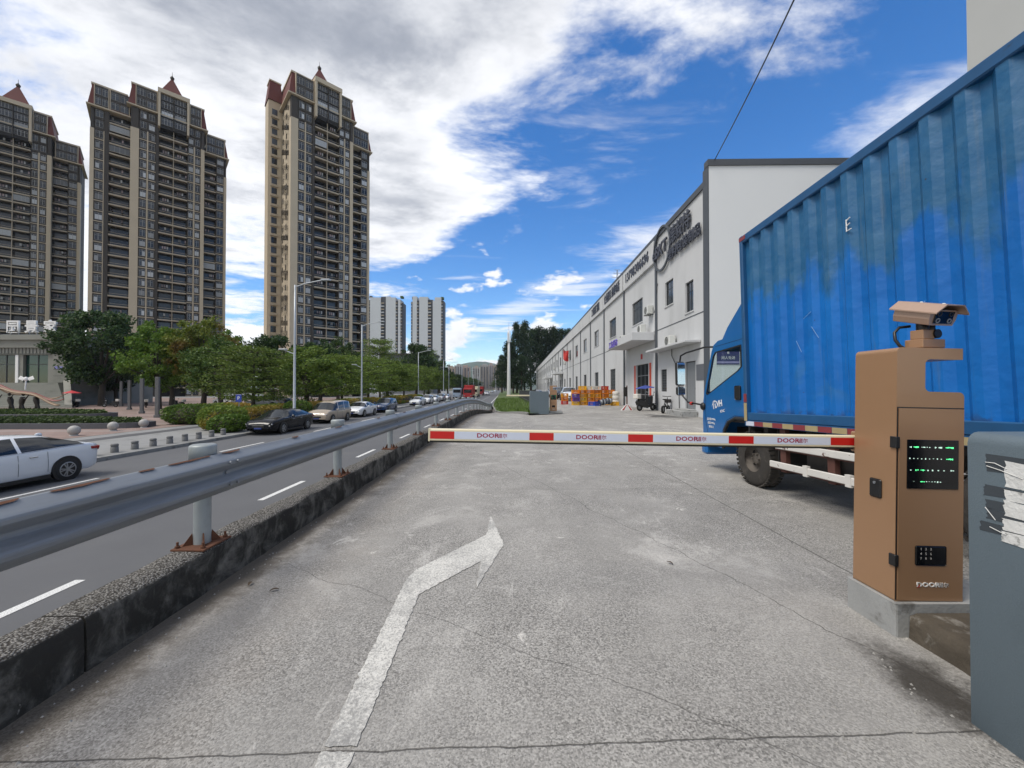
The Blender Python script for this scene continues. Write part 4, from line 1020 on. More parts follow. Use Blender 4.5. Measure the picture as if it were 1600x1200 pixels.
aircon('air_conditioner', 'white air conditioner on the thin canopy above the side door', 4.3, 4.09, -.1)
aircon('air_conditioner', 'white air conditioner on the far end of entrance canopy above violet letters', 14.1, 5.45, -.3)
for k, (y, z) in enumerate(((58, 6.4), (66, 5.2), (80, 6.3))):
    aircon('air_conditioner', ORD[k]+' small air conditioner unit along the far factory wall', y, z)
# cables and pipes hanging on the wall
cb = MB().tube([fpos(-.05, 4.6, 4.0), fpos(-.07, 4.55, 3.5), fpos(-.08, 3.9, 2.9), fpos(-.07, 3.55, 2.2), fpos(-.06, 3.5, .2)], .022, 6)
tag(cb.build('drain_hose', M_FRAME), 'dark hose hanging down the white wall below the side air conditioner', 'hose')
cb = MB().tube([fpos(-.05, 6.9, 8.6), fpos(-.06, 7.05, 8.3), fpos(-.05, 7.25, 7.3), fpos(-.06, 7.6, 6.7)], .02, 6)
tag(cb.build('wall_cable', M_FRAME), 'grey cable looping down beside the upper factory window', 'cable')
# notices on the wall near the truck
bp = thing('wall_plaque', 'dark grey plaque on white wall between the steel door and truck cab', 'plaque', fpos(-.012, .95, 2.35), FA)
MB().bbox(-.012, 0, -.48, .48, -.42, .42, .005).build('plate', pm('slate_plaque', (.12,.13,.15), .5), bp)
nb = thing('blue_notice_board', 'dark blue notice board on the end wall seen through the cab window', 'notice board', fpos(.85, -.07, 3.08), FA)
M_NB = pm('navy_board', (.035, .04, .16), .5)
MB().bbox(-.55, .55, -.02, 0, -.4, .4, .005).build('plate', M_NB, nb)
text_part('lettering', '闲人免进', .17, M_WTXT, nb, (0, -.024, -.08), (R(90),0,0), .002); text_part('lettering', '8', .24, M_WTXT, nb, (0, -.024, .2), (R(90),0,0), .002)
MB().box(-.55, .55, -.024, -.0205, -.34, -.24).build('pale_strip', pm('lilac_strip', (.3,.28,.5), .6), nb)
# red flag on the factory
fl = thing('red_flag', 'small red flag hanging on a pole from the far factory wall', 'flag', fpos(-.1, 50, 7.2), FA)
MB().cyl((0,0,-.6), (-1.3,0,1.5), .035, n=8).build('flag_pole', M_GREYD, fl)
fb = MB(); vs = []
for i in range(7):
    for j in range(7):
        vs.append((-1.3+.95*i/6, .18*math.sin(i*.9+j*.5), 1.45-.05*i-1.9*j/6-.25*math.sin(i/6*PI)))
fb.add(vs, [(i*7+j, i*7+j+1, (i+1)*7+j+1, (i+1)*7+j) for i in range(6) for j in range(6)], 0, True); fb.build('cloth', M_REDP, fl)
# roof antenna lattice behind the parapet
an = thing('antenna_mast', 'thin grey lattice antenna standing on the factory roof', 'antenna', fpos(2.5, 28, FH-.25), FA)
for a, c in ((0,0),(.35,0),(.17,.3)): MB().cyl((a,c,0), (.17+(a-.17)*.3, .1+(c-.1)*.3, 4.6), .035, .025, 6).build('mast_leg', M_GREYD, an)
for z in (.8,1.6,2.4,3.2,4.0): MB().box(-.02+.03*z, .37-.03*z, .02, .06, z, z+.05).build('mast_brace', M_GREYD, an)
for z, L in ((3.7, .7), (4.2, .5), (4.6, .35)): MB().box(.17-L, .17+L, .08, .12, z, z+.05).build('aerial_bar', M_GREYD, an)
# neighbouring building whose corner rises behind the truck
nbd = thing('side_building', 'plain pale rendered building corner rising above the truck box at right', 'building', (17.0, 8.0, 0))
MB().box(0, 14, 0, 6.2, -.1, 22).build('wall', pm('pale_grey_render', (.44,.45,.44), .85, var=.08, scale=.4), nbd)
MB().box(-.1, 14.1, -.1, 6.3, 22.002, 22.4).build('parapet', M_DGREY, nbd)
# overhead wire from the factory roof towards the viewer
p0 = Vector(fpos(.3, .1, 12.86)); p1 = Vector((5.0, 2.0, 11.3)); pts = []
for i in range(25):
    t = i/24; p = p0.lerp(p1, t); p.z -= 1.1*math.sin(PI*t)*.35; pts.append(p)
ow = MB().tube(pts, .022, 6)
tag(ow.build('overhead_wire', M_BLACK), 'thin black overhead wire running up from the factory roof corner', 'wire')
# ================================================================== CARS
M_TYRE2 = pm('car_tyre', (.018,.018,.018), .85); M_ALLOY = pm('alloy_wheel', (.35,.36,.37), .35, metal=.7)
M_CGLASS = pm('tinted_car_glass', (.012,.015,.018), .05, spec=.6)
M_LAMPR = pm('red_tail_lamp', (.28,.008,.008), .2, coat=.5); M_LAMPW = pm('clear_head_lamp', (.22,.23,.25), .2, metal=.2)
M_CHROME = pm('chrome', (.6,.62,.64), .15, metal=1.0); M_PLATE = pm('blue_number_plate', (.025,.05,.22), .4)
def paint(n, c): return pm('car_paint_'+n, c, .22, var=.02, coat=.8 if max(c) > .1 else .15, spec=.5 if max(c) > .1 else .3)
def car_body(kind):
    """stations (y, zbottom, zbelt, zroof, half width belt, half width roof); y=0 tail, y=L nose"""
    if kind == 'sedan':
        return [(0,.42,.86,.88,.74,.60),(.07,.30,1.0,1.03,.84,.68),(.30,.24,1.05,1.09,.885,.66),(.48,.24,1.05,1.13,.895,.62),(1.22,.24,1.03,1.375,.91,.57),(1.45,.24,1.02,1.425,.91,.58),(2.05,.24,1.0,1.465,.915,.60),(2.13,.24,1.0,1.465,.915,.60),(2.85,.24,.985,1.43,.915,.58),(2.98,.24,.98,1.40,.91,.58),(3.62,.24,.97,1.02,.90,.62),(4.1,.24,.92,.95,.885,.6),(4.55,.26,.84,.865,.85,.6),(4.76,.30,.72,.74,.78,.55),(4.84,.40,.60,.61,.66,.5)]
    if kind == 'van':
        return [(0,.42,.95,1.30,.80,.68),(.06,.30,1.0,1.62,.87,.70),(.30,.26,1.02,1.74,.89,.72),(.42,.26,1.02,1.75,.89,.72),(1.35,.26,1.0,1.78,.90,.72),(1.45,.26,1.0,1.78,.90,.72),(2.45,.26,.98,1.76,.90,.72),(2.60,.26,.98,1.74,.90,.71),(3.05,.26,1.0,1.62,.895,.69),(3.72,.26,1.02,1.08,.885,.64),(4.15,.26,.95,.99,.87,.6),(4.42,.28,.80,.83,.82,.58),(4.55,.36,.62,.64,.72,.5)]
    return [(0,.45,.98,1.25,.80,.64),(.08,.32,1.04,1.50,.87,.66),(.35,.27,1.06,1.60,.90,.68),(.5,.27,1.06,1.62,.90,.68),(1.3,.27,1.04,1.66,.91,.68),(1.4,.27,1.04,1.66,.91,.68),(2.2,.27,1.02,1.63,.91,.67),(2.34,.27,1.02,1.60,.91,.66),(3.05,.27,1.04,1.10,.90,.66),(3.7,.27,.99,1.02,.89,.62),(4.2,.30,.88,.91,.85,.6),(4.4,.36,.68,.70,.75,.52)]
AX = {'sedan': (.98, 3.78, .335), 'van': (.85, 3.62, .33), 'suv': (.80, 3.45, .36)}
def car(label, kind, mat, loc, rz, group='cars', detail=False):
    t = thing('car', label, 'car', loc, rz, group)
    S = car_body(kind); ya, yb_, rw = AX[kind]; nose = S[-1][0]
    b = MB(); vs = []; RW = 13
    for y, zb, zl, zr, wb, wr in S:
        mid = (zb+zl)/2
        pts = [(-wb*.90, zb), (-wb*.965, zb+.10), (-wb*.975, mid-.04), (-wb*1.0, mid+.12), (-wb*.975, zl-.07), (-wb*.945, zl)]
        k = (zr-zl)
        pts += [(-(wr+(wb*.93-wr)*.12), zr-max(.02,k*.12)), (-wr*.5, zr+.012)]
        full = pts + [(0, zr+.02)] + [(-a, c) for a, c in reversed(pts)]
        vs += [(a, y, c) for a, c in full]
    n = 17; fs = []; mi = []
    def paintface(i, k):
        (y, zb, zl, zr, *_), (y2, zb2, zl2, zr2, *_2) = S[i], S[i+1]
        cab0, cab1 = zr-zl > .18, zr2-zl2 > .18
        side = k in (5, 10); top = k in (6, 7, 8, 9)
        if side and (cab0 or cab1):
            return 0 if (y2-y) < .17 and cab0 and cab1 else 1
        if top and (cab0 != cab1): return 1           # windscreen and rear window
        if top and cab0 and cab1 and abs(zr-zr2)/(y2-y) > .38: return 1
        return 0
    for i in range(len(S)-1):
        for k in range(n-1):
            b.add([vs[i*n+k], vs[i*n+k+1], vs[(i+1)*n+k+1], vs[(i+1)*n+k]], [(0,1,2,3)], paintface(i, k), True)
    b.add(vs[:n], [tuple(range(n))], 0); b.add(vs[-n:], [tuple(range(n))], 0)
    me = b.mesh('body', [mat, M_CGLASS], fix=False)
    bm = bmesh.new(); bm.from_mesh(me); bmesh.ops.remove_doubles(bm, verts=bm.verts, dist=.0005); bmesh.ops.recalc_face_normals(bm, faces=bm.faces); bm.to_mesh(me); bm.free()
    inst('body', me, t)
    ws = S[6][4]
    for yy in (ya, yb_):
        for sx in (-1, 1):
            MB().cyl((sx*(ws-.06), yy, rw+.02), (sx*(ws+.004), yy, rw+.02), rw+.055, n=26).build('wheel_arch', M_BLACK, t)
            w_ = MB().lathe([(rw*.66,.0),(rw*.9,-.002),(rw,.03),(rw,.17),(rw*.8,.19)], 28, 0, 'x', M=Matrix.Translation((sx*(ws+.016), yy, rw)) @ (Matrix.Identity(4) if sx < 0 else Matrix.Rotation(PI,4,'Z'))); wo = w_.build('wheel', M_TYRE2, t)
            Mw = Matrix.Translation((sx*(ws+.014), yy, rw)) @ (Matrix.Identity(4) if sx < 0 else Matrix.Rotation(PI,4,'Z'))
            rm = MB().lathe([(rw*.58,-.002),(rw*.66,-.006),(rw*.68,.01)], 28, 0, 'x', M=Mw).cyl((-.004,0,0),(.03,0,0), rw*.17, n=12, M=Mw)
            for q in range(10): rm.box(0,.02,-.016,.016,rw*.12,rw*.62,0,Mw @ Matrix.Rotation(2*PI*q/10+(.12 if q % 2 else -.12),4,'X'))
            MB().cyl((.022,0,0),(.024,0,0), rw*.62, n=20, M=Mw).build('wheel_disc', M_CHAS, wo)
            rm.build('rim', M_ALLOY, wo)
    z_t = S[1][2]
    for sx in (-1, 1):
        MB().bbox(min(sx*.55, sx*.835), max(sx*.55, sx*.835), .0, .16, z_t-.20, z_t-.06, .02).build('tail_lamp', M_LAMPR, t)
        MB().bbox(min(sx*.46, sx*.80), max(sx*.46, sx*.80), nose-.30, nose-.07, .60, .70 if kind == 'sedan' else .76, .03).build('headlight', M_LAMPW, t)
        my = S[9][0]-.12 if kind == 'sedan' else S[8][0]-.05
        MB().bbox(min(sx*.90, sx*1.06), max(sx*.90, sx*1.06), my-.06, my+.08, S[8][2]-.01, S[8][2]+.13, .03).build('wing_mirror', mat, t)
        for yy in ((1.72, 2.62) if kind == 'sedan' else (1.0, 2.0)):
            MB().bbox(min(sx*(ws-.005), sx*(ws+.018)), max(sx*(ws-.005), sx*(ws+.018)), yy, yy+.2, S[6][2]-.17, S[6][2]-.14, .006).build('door_handle', M_CHROME if kind == 'sedan' else mat, t)
        for yy in ((1.46, 2.14, 3.2) if kind == 'sedan' else (.95, 1.9, 2.85)):
            x = sx*(ws+.0015); MB().tube([(x*.975, yy, .36), (x, yy+.01, .62), (x*.985, yy+.02, S[6][2]-.05)], .004, 4).build('door_seam', M_CHAS, t)
    cab_st = [q for q in S if q[3]-q[2] > .05]
    for sx in (-1, 1):
        MB().tube([(sx*q[4]*.955, q[0], q[2]-.005) for q in cab_st], .011, 5).build('window_trim', M_CHROME, t)
        MB().box(min(sx*(ws*.90), sx*(ws*.985)), max(sx*(ws*.90), sx*(ws*.985)), ya+.42, yb_-.42, .17, .27).build('sill', M_BLACK, t)
        MB().bbox(min(sx*.70, sx*.885), max(sx*.70, sx*.885), .03, .30, z_t-.155, z_t-.06, .02).build('side_tail_lamp', M_LAMPR, t)
    MB().bbox(-.38, .38, nose-.10, nose+.012, .46, .63, .03).build('grille', M_BLACK, t)
    MB().bbox(-.22, .22, nose+.005, nose+.022, .38, .47, .004).build('number_plate', M_PLATE, t)
    MB().bbox(-.22, .22, -.012, .02, .60, .70, .004).build('number_plate', M_PLATE, t)
    MB().box(-.70, .70, ya-.3, yb_+.3, .18, .30).build('underbody', M_CHAS, t)
    if kind == 'sedan':
        MB().ball((0, .98, 1.475-.10), (.035,.10,.07), 10, 6).build('roof_fin', mat, t)
    return t
C_WHITE = paint('white', (.74,.76,.78)); C_BLACK = paint('black', (.006,.007,.010)); C_TAN = paint('champagne', (.40,.33,.25)); C_BLUE = paint('dark_blue', (.015,.04,.11)); C_PURPLE = paint('dark_purple', (.05,.02,.06)); C_SILVER = paint('silver', (.38,.40,.42))
# a car built nose towards +y; turned 180 degrees it faces the viewer
PIR = PI
car('white sedan with tinted windows at the left edge of the road', 'sedan', C_WHITE, (-14.5, 12.75, RZ), PIR, 'cars at the far kerb')
car('black sedan facing the viewer beside the low hedge', 'sedan', C_BLACK, (-15.05, 27.6, RZ), PIR, 'cars at the far kerb')
car('champagne coloured van behind the black sedan', 'van', C_TAN, (-15.4, 34.8, RZ), PIR, 'cars at the far kerb')
car('white sedan just behind the champagne van', 'sedan', C_WHITE, (-15.4, 41.6, RZ), PIR, 'cars at the far kerb')
car('dark blue hatchback behind the parked white sedan', 'suv', C_BLUE, (-15.2, 48.2, RZ), PIR, 'cars at the far kerb')
for k, (x, y) in enumerate(((-15.6, 66), (-15.7, 73), (-15.8, 80.5), (-16.0, 88), (-16.2, 97))):
    car(('nearest white car of the distant row by the trees' if k == 0 else ORD[k]+' car back in the distant row parked by the trees'), ('sedan','suv')[k % 2], C_WHITE if k != 3 else C_SILVER, (x, y, RZ), PIR, 'distant parked cars')
for k, (x, y, kind, m_) in enumerate(((-10.6, 165, 'suv', C_WHITE), (-14.8, 205, 'suv', C_WHITE), (-13.6, 262, 'sedan', C_SILVER), (-14.6, 330, 'suv', C_WHITE))):
    car(ORD[k]+' of the tiny cars far down the road, counted from the near end', kind, m_, (x+0, y, RZ), PIR, 'cars far down the road')
# cars parked against the factory
for k, (x, y, kind, m_, lab) in enumerate(((7.0, 49.3, 'suv', C_WHITE, 'white hatchback parked behind the heap of crates'), (7.0, 56.0, 'suv', C_BLACK, 'black hatchback parked behind the white one by the factory'),
        (7.1, 63.0, 'suv', C_PURPLE, 'dark purple car parked third behind the crates'), (7.1, 70.0, 'sedan', C_SILVER, 'silver car parked fourth behind the crates'), (4.0, 62, 'sedan', C_WHITE, 'white car seen past the far grey pillar'))):
    car(lab, kind, m_, (x, y, yard_z(x, y)), PIR, 'cars parked along the factory')
# ------------------------------------------------------------------ lorries and buses down the road
def lorry(label, loc, cabm, boxm, L=7.5, H=3.6, box0=1.1):
    t = thing('lorry', label, 'lorry', loc, PIR, 'large vehicles down the road')
    MB().bbox(-1.2, 1.2, 0, L-2.2, box0, H, .06).build('cargo_box', boxm, t)
    for k in range(6): MB().box(-1.225, -1.201, .3+k*.85, .38+k*.85, box0+.1, H-.1).build('box_rib', boxm, t)
    MB().bbox(-1.15, 1.15, L-2.0, L, .5, 2.9, .12).build('cab', cabm, t)
    MB().bbox(-1.0, 1.0, L-.02, L+.015, 1.65, 2.5, .03).build('windscreen', M_CGLASS, t)
    MB().box(-.5, .5, .1, L-.4, .55, .95).build('chassis', M_CHAS, t)
    for yy in (.9, 2.0, L-1.0):
        for sx in (-1, 1): MB().lathe([(.2,0),(.46,0),(.5,.05),(.5,.25)], 20, 0, 'x', M=Matrix.Translation((sx*1.17, yy, .5)) @ (Matrix.Identity(4) if sx < 0 else Matrix.Rotation(PI,4,'Z'))).build('wheel', M_TYRE2, t)
    for sx in (-.85, .85): MB().bbox(sx-.18, sx+.18, L-.02, L+.02, .8, 1.05, .02).build('headlight', M_LAMPW, t)
    return t
M_LRED = pm('lorry_red', (.36,.02,.022), .5, var=.15); M_LCREAM = pm('lorry_cream', (.55,.50,.36), .5); M_LBLUE = pm('lorry_pale_blue', (.30,.40,.52), .5)
lorry('red dump lorry waiting on the far lane down the road', (-11.6, 108, RZ), M_LRED, M_LRED, 7.5, 3.7)
lorry('dark lorry with a pale blue cab beside the red one', (-15.0, 112, RZ), M_LBLUE, M_CHAS, 7.5, 3.2)
lorry('cream coloured bus-like lorry behind the red lorry', (-11.9, 128, RZ), M_LCREAM, M_LCREAM, 8.5, 3.5, .9)
lorry('second red lorry farther down the road', (-12.6, 158, RZ), M_LRED, M_LRED, 8, 3.6)

# ================================================================== CRATES
CR = {n: pm('crate_'+n, c, .55, var=.1, rnd=.15) for n, c in dict(orange=(.72,.20,.012), yellow=(.78,.43,.02), red=(.5,.03,.025), white=(.62,.60,.55), blue=(.02,.07,.42), purple=(.12,.06,.30), amber=(.74,.31,.015)).items()}
def crate_mesh(mat, w=.6, d=.42, h=.34):
    b = MB(); t_ = .02
    b.box(-w/2, w/2, -d/2, d/2, 0, .02)
    def side(L, fn):
        hs = []
        for r in range(2):
            n = 4
            for k in range(n):
                u0 = -L/2+.06+(L-.12)*k/n; hs.append([(u0+.012,.07+r*.12),(u0+(L-.12)/n-.012,.07+r*.12),(u0+(L-.12)/n-.012,.07+r*.12+.085),(u0+.012,.07+r*.12+.085)])
        b.plate([(-L/2,.02),(L/2,.02),(L/2,h),(-L/2,h)], hs, fn, 0, t_)
    side(w, lambda a, c, q: (a, -d/2+q, c)); side(w, lambda a, c, q: (a, d/2-q, c))
    side(d-2*t_, lambda a, c, q: (-w/2+q, a, c)); side(d-2*t_, lambda a, c, q: (w/2-q, a, c))
    b.box(-w/2-.012, w/2+.012, -d/2-.012, -d/2-.001, h-.05, h-.01); b.box(-w/2-.012, w/2+.012, d/2+.001, d/2+.012, h-.05, h-.01)
    return b.mesh('plastic_crate', mat)
CM = {n: crate_mesh(m_) for n, m_ in CR.items()}
random.seed(21)
def crate(col, x, y, z, rz, label, rx=0):
    o = inst('plastic_crate', CM[col], None, (x, y, z), (rx, 0, rz)); tag(o, label, 'crate', 'plastic crates heaped by the factory'); return o
pile = [ # column x, y, colours bottom to top
 (5.75, 34.6, ['yellow','purple','purple','orange']), (6.42, 34.8, ['amber','yellow','amber','orange','yellow']), (7.10, 34.9, ['amber','orange','amber','orange','white']),
 (7.78, 35.0, ['purple','orange','amber','orange','white']), (8.46, 35.1, ['amber','amber','orange','orange','red']), (9.08, 35.3, ['yellow','amber','yellow','orange'])]
colname = ['leftmost', 'second', 'third', 'fourth', 'fifth', 'rightmost']; tier = ['bottom', 'second', 'third', 'fourth', 'top', 'sixth']
for i, (x, y, cs) in enumerate(pile):
    for j, c in enumerate(cs):
        for q in range(2):
            lab = '%s crate, %s tier of the %s stack%s in the heap' % (c, tier[j], colname[i], ' in front' if q == 0 else ' behind')
            crate(c if q == 0 else random.choice(('orange','amber','yellow')), x+random.uniform(-.03,.03), y+q*.5+random.uniform(-.03,.03), .0+j*.345, random.uniform(-.06,.06), lab if q == 0 else lab.replace(c+' crate', 'plastic crate'))
for k, (c, x, y, rx, rz, lab) in enumerate((('blue', 7.35, 33.3, 0, .3, 'blue crate on the ground in front of the orange stacks'), ('blue', 7.0, 33.55, 0, -.4, 'second blue crate left of the one lying before the stacks'),
        ('yellow', 9.0, 33.6, 0, .2, 'low yellow crate on the ground by the grey pilaster'), ('red', 5.0, 36.5, 0, .1, 'red crate at the left foot of the heap'), ('orange', 5.0, 36.5, 0, 0, 'orange crate resting on the red one at left of the heap'), ('amber', 5.0, 36.5, 0, .2, 'amber crate topping the small left stack'))):
    crate(c, x, y, (.0 if k < 4 else .345*(k-3)), rz, lab, rx)
for k in range(7):
    crate(('orange','amber','yellow')[k % 3], 5.6+.65*(k % 4), 76+k*.3, .0+1.7+.0*k, 0, ORD[k]+' crate of the row seen above the parked cars') if False else None
sk = thing('white_sack', 'white plastic drum on the right of the crate heap', 'drum', (9.25, 34.2, 0))
MB().lathe([(.0,1.25),(.26,1.24),(.3,1.18),(.31,.9),(.29,.88),(.31,.86),(.31,.5),(.29,.48),(.31,.46),(.3,.05),(.0,.0)], 20).build('drum_shell', CR['white'], sk)
sk2 = thing('tarpaulin_roll', 'striped blue and grey tarpaulin bundle lying before the crates', 'tarpaulin', (8.05, 33.25, 0), .2)
b = MB(); vs = []; n = 12
for i in range(n+1):
    for k in range(12):
        a = 2*PI*k/12; r = (.26+.05*math.sin(i*1.3+k))*(1-.5*abs(i/n-.5)**3)
        vs.append((-.55+1.1*i/n, r*math.cos(a)*1.15, max(.01, .26+r*math.sin(a))+.18*(i/n)))
b.add(vs, [(i*12+k, i*12+(k+1)%12, (i+1)*12+(k+1)%12, (i+1)*12+k) for i in range(n) for k in range(12)], 0, True)
me = b.mesh('cloth', [pm('tarp_dark', (.05,.06,.08), .6), pm('tarp_grey', (.30,.33,.36), .6)])
for p in me.polygons: p.material_index = (p.index//12//1) % 3 == 1
inst('cloth', me, sk2)
# ------------------------------------------------------------------ motor scooter with parasol, and bicycle
sc = thing('motor_scooter', 'black motor scooter with a blue parasol parked against the grey pilaster', 'scooter', (9.05, 25.9, 0), R(-62))
def tyre(t, y, r, nm='wheel'):
    o = MB().lathe([(r-.09,-.05),(r-.02,-.055),(r,0),(r-.02,.055),(r-.09,.05)], 28, 0, 'x', M=Matrix.Translation((0,y,r))).build(nm, M_TYRE2, t)
    MB().lathe([(.03,-.05),(r-.09,-.03),(r-.09,.03),(.03,.05)], 24, 0, 'x', M=Matrix.Translation((0,y,r))).build('rim', M_ALLOY, o); return o
tyre(sc, .62, .24); tyre(sc, -.62, .24)
MB().prism([(-.75,.38),(-.55,.30),(-.1,.24),(.28,.24),(.40,.32),(.46,.95),(.36,.98),(.28,.42),(.0,.36),(-.12,.62),(-.72,.72),(-.85,.60)], lambda a, c, w_: (w_, a, c), -.17, .17).build('body', M_BLACK, sc, bevel=.03)
MB().bbox(-.13, .13, -.72, -.1, .70, .80, .04).build('seat', M_RUBBER, sc); MB().tube([(0,.62,.24),(0,.50,.7),(0,.42,1.02)], .035, 8).build('fork', M_GREYD, sc)
MB().tube([(-.33,.36,1.04),(-.12,.42,1.02),(.12,.42,1.02),(.33,.36,1.04)], .018, 8).build('handlebar', M_BLACK, sc); MB().bbox(-.12,.12,.42,.54,.85,1.0,.04).build('headlight', M_LAMPW, sc)
MB().bbox(-.2,.2,-1.02,-.66,.82,1.14,.03).build('top_box', CR['white'], sc); MB().bbox(-.14,.14,.52,.78,.46,.50,.01).build('front_mudguard', M_BLACK, sc)
for sx in (-1,1): MB().tube([(sx*.25,.38,1.04),(sx*.3,.40,1.22)], .008, 6).build('mirror_stem', M_BLACK, sc); MB().ball((sx*.31,.40,1.25),(.06,.012,.045),10,6).build('mirror', M_CHROME, sc)
MB().tube([(0,-.05,.85),(0,-.08,1.55)], .012, 6).build('parasol_pole', M_GREYD, sc)
b = MB(); vs = [(0,-.1,1.72)]
for i in range(12):
    a = 2*PI*i/12; vs.append((.42*math.cos(a), -.1+.80*math.sin(a), 1.55-.05*(i % 2)+.05*math.sin(a)))
b.add(vs, [(0,1+i,1+(i+1)%12) for i in range(12)], 0, False); b.build('parasol', pm('blue_parasol', (.05,.08,.32), .6), sc)
bi = thing('bicycle', 'small black electric bicycle leaning by the white wall', 'bicycle', (9.35, 23.4, 0), R(-40))
tyre(bi, .45, .24); tyre(bi, -.45, .24)
fr_ = MB()
for pth in (((0,.45,.24),(0,.32,.95)), ((0,.35,.75),(0,-.05,.42)), ((0,-.05,.42),(0,-.45,.24)), ((0,-.05,.42),(0,-.16,.80)), ((0,-.16,.62),(0,-.45,.24)), ((-.26,.24,1.03),(0,.31,1.0),(.26,.24,1.03))): fr_.tube(pth, .022, 8)
fr_.build('frame', M_BLACK, bi); MB().bbox(-.09,.09,-.32,-.02,.80,.87,.03).build('saddle', M_RUBBER, bi); MB().bbox(-.15,.15,.34,.62,.62,.84,.02).build('basket', M_CHAS, bi)
MB().bbox(-.09,.09,-.12,.22,.36,.46,.02).build('battery_case', M_BLACK, bi)
for sx in (-1,1): MB().box(min(sx*.1,sx*.2), max(sx*.1,sx*.2), -.10,-.02,.28,.31).build('pedal', M_BLACK, bi)
sb = thing('stop_stand', 'red and white triangular sign stand with dark post near the scooter', 'stand', (7.9, 26.4, 0))
MB().prism([(-.42,0),(.42,0),(.05,.42),(-.05,.42)], lambda a, c, w_: (a, w_, c), -.05, .05).build('base', M_WHITEP, sb)
for sx in (-1,1): MB().prism([(sx*.34,.02),(sx*.22,.02),(sx*.03,.38),(sx*.06,.38)], lambda a, c, w_: (a, w_, c), -.056, .056).build('red_flash', M_REDP, sb)
MB().box(-.035,.035,-.03,.03,.42,1.7).build('post', M_RUSTB, sb); MB().bbox(-.24,.02,-.045,-.031,.95,1.6,.004).build('board', M_CHAS, sb)

# ================================================================== FAR GATE, ISLAND, FENCE, MAST
fg = guard_block('gate_pillar', 'far grey gate pillar standing at the tip of the grass island', (1.10, 23.1, 0), 1.3, 1.12, 1.32)
gc2 = gate_post('barrier_cabinet', 'small bronze barrier cabinet beside the far grey gate pillar', (2.34, 23.6, .12), 0, hero=False)
MB().bbox(2.28, 3.1, 23.5, 24.2, -.02, .118, .02).build('tmp', M_PLINTH); o = bpy.data.objects['tmp']; o.name = 'cabinet_plinth'; tag(o, 'concrete plinth under the far bronze cabinet', 'plinth')
barrier_arm(gc2, (2.36, 24.05, 1.06), 0, 2.7, [])
M_GRASS = pm('island_turf', (.075,.11,.028), .95, var=.35, scale=.8, rnd=0)
M_BLADE = pm('grass_blades', (.10,.165,.03), .8, var=.4, scale=1.2)
isl = MB(); rows_ = [22.6,23.5,25,27,30,34,38,42,46,50,55,60,70,80,100,130,170,240,330]; vs = []
def isl_r(y): return interp([(22.6,1.15),(23.4,2.0),(26,2.55),(34,2.9),(60,3.0),(120,4.0),(170,8.0),(330,30)], y)
NCOL = 8
def isl_z(x, y): return yard_z(x, y)*.98 + .13 + .10*sstep(0, 1, (x-island_x(y))/2)*sstep(22, 30, y)
for y in rows_:
    a, c = island_x(y), isl_r(y)
    for k in range(NCOL+1):
        x = a+(c-a)*k/NCOL; vs.append((x, y, isl_z(x, y)))
m_ = NCOL+1
isl.add(vs, [(j*m_+k, j*m_+k+1, (j+1)*m_+k+1, (j+1)*m_+k) for j in range(len(rows_)-1) for k in range(NCOL)], 0, True)
struct(isl.build('grass_verge', M_GRASS))
# kerb stones round the island, one by one
ks = MB().bbox(-.075, .075, 0, .985, -.25, .16, .02).mesh('kerb_stone', M_KTOP)
ke = thing('island_kerb', 'curved grey kerb stones edging the grass island', 'kerb', (0,0,0)); y = 23.3
while y < 66:
    x0, x1 = island_x(y), island_x(y+1.0); a = math.atan2(-(x1-x0), 1.0)
    inst('kerb_stone', ks, ke, (x0, y, yard_z(x0, y)), (math.atan2(yard_z(x1, y+1)-yard_z(x0, y), 1.0), 0, a)); y += 1.0/math.hypot(1, x1-x0)
random.seed(4); gb = MB()
for _ in range(5200):
    y = 23.2+random.random()**1.7*75; a, c = island_x(y)+.15, isl_r(y); x = a+(c-a)*random.random(); z = isl_z(x, y)
    h = random.uniform(.08,.26)*(1+.008*y); an = random.uniform(0, PI); wd = .02*(1+.03*y); lx, ly = random.uniform(-.1,.1), random.uniform(-.1,.1)
    gb.add([(x-wd*math.cos(an), y-wd*math.sin(an), z-.02), (x+wd*math.cos(an), y+wd*math.sin(an), z-.02), (x+lx, y+ly, z+h)], [(0,1,2)])
gbo = stuff(gb.build('grass', M_BLADE, fix=False)); gbo['label'] = 'short green grass on the traffic island beyond the far gate'; gbo['category'] = 'grass'
# dark palisade fence on the island, pale balustrade end
fn = thing('palisade_fence', 'dark metal palisade fence running along the right side of the island', 'fence', (0,0,0))
M_FENCE = pm('fence_metal', (.06,.065,.07), .6)
bar = MB().box(-.02,.02,-.02,.02,0,1.5).mesh('fence_bar', M_FENCE)
for k in range(90):
    y = 40+k*.62; x = 2.5-.012*(y-40); inst('fence_bar', bar, fn, (x, y, isl_z(x, y)+.45))
fr2 = MB().box(-.03,.03,-.04,.04,0,1.95).mesh('fence_post', M_FENCE)
for k in range(20): y = 40+k*2.95; x = 2.5-.012*(y-40); inst('fence_post', fr2, fn, (x, y+.3, isl_z(x, y)))
for h in (.5, 1.9):
    b = MB(); pts = []
    for k in range(12): y = 40+k*5.1; x = 2.5-.012*(y-40); pts.append((x-.03 if 0 else x, y, isl_z(x, y)+h))
    b.tube(pts, .04, 6).build('fence_rail', M_FENCE, fn)
ma = thing('telecom_mast', 'tall pale tapered telecom mast rising from the grass island', 'mast', (-1.25, 150, -.9))
MB().lathe([(.75,0),(.72,2),(.5,16),(.32,25),(.0,25)], 16).build('mast_pole', M_WHITEP, ma)
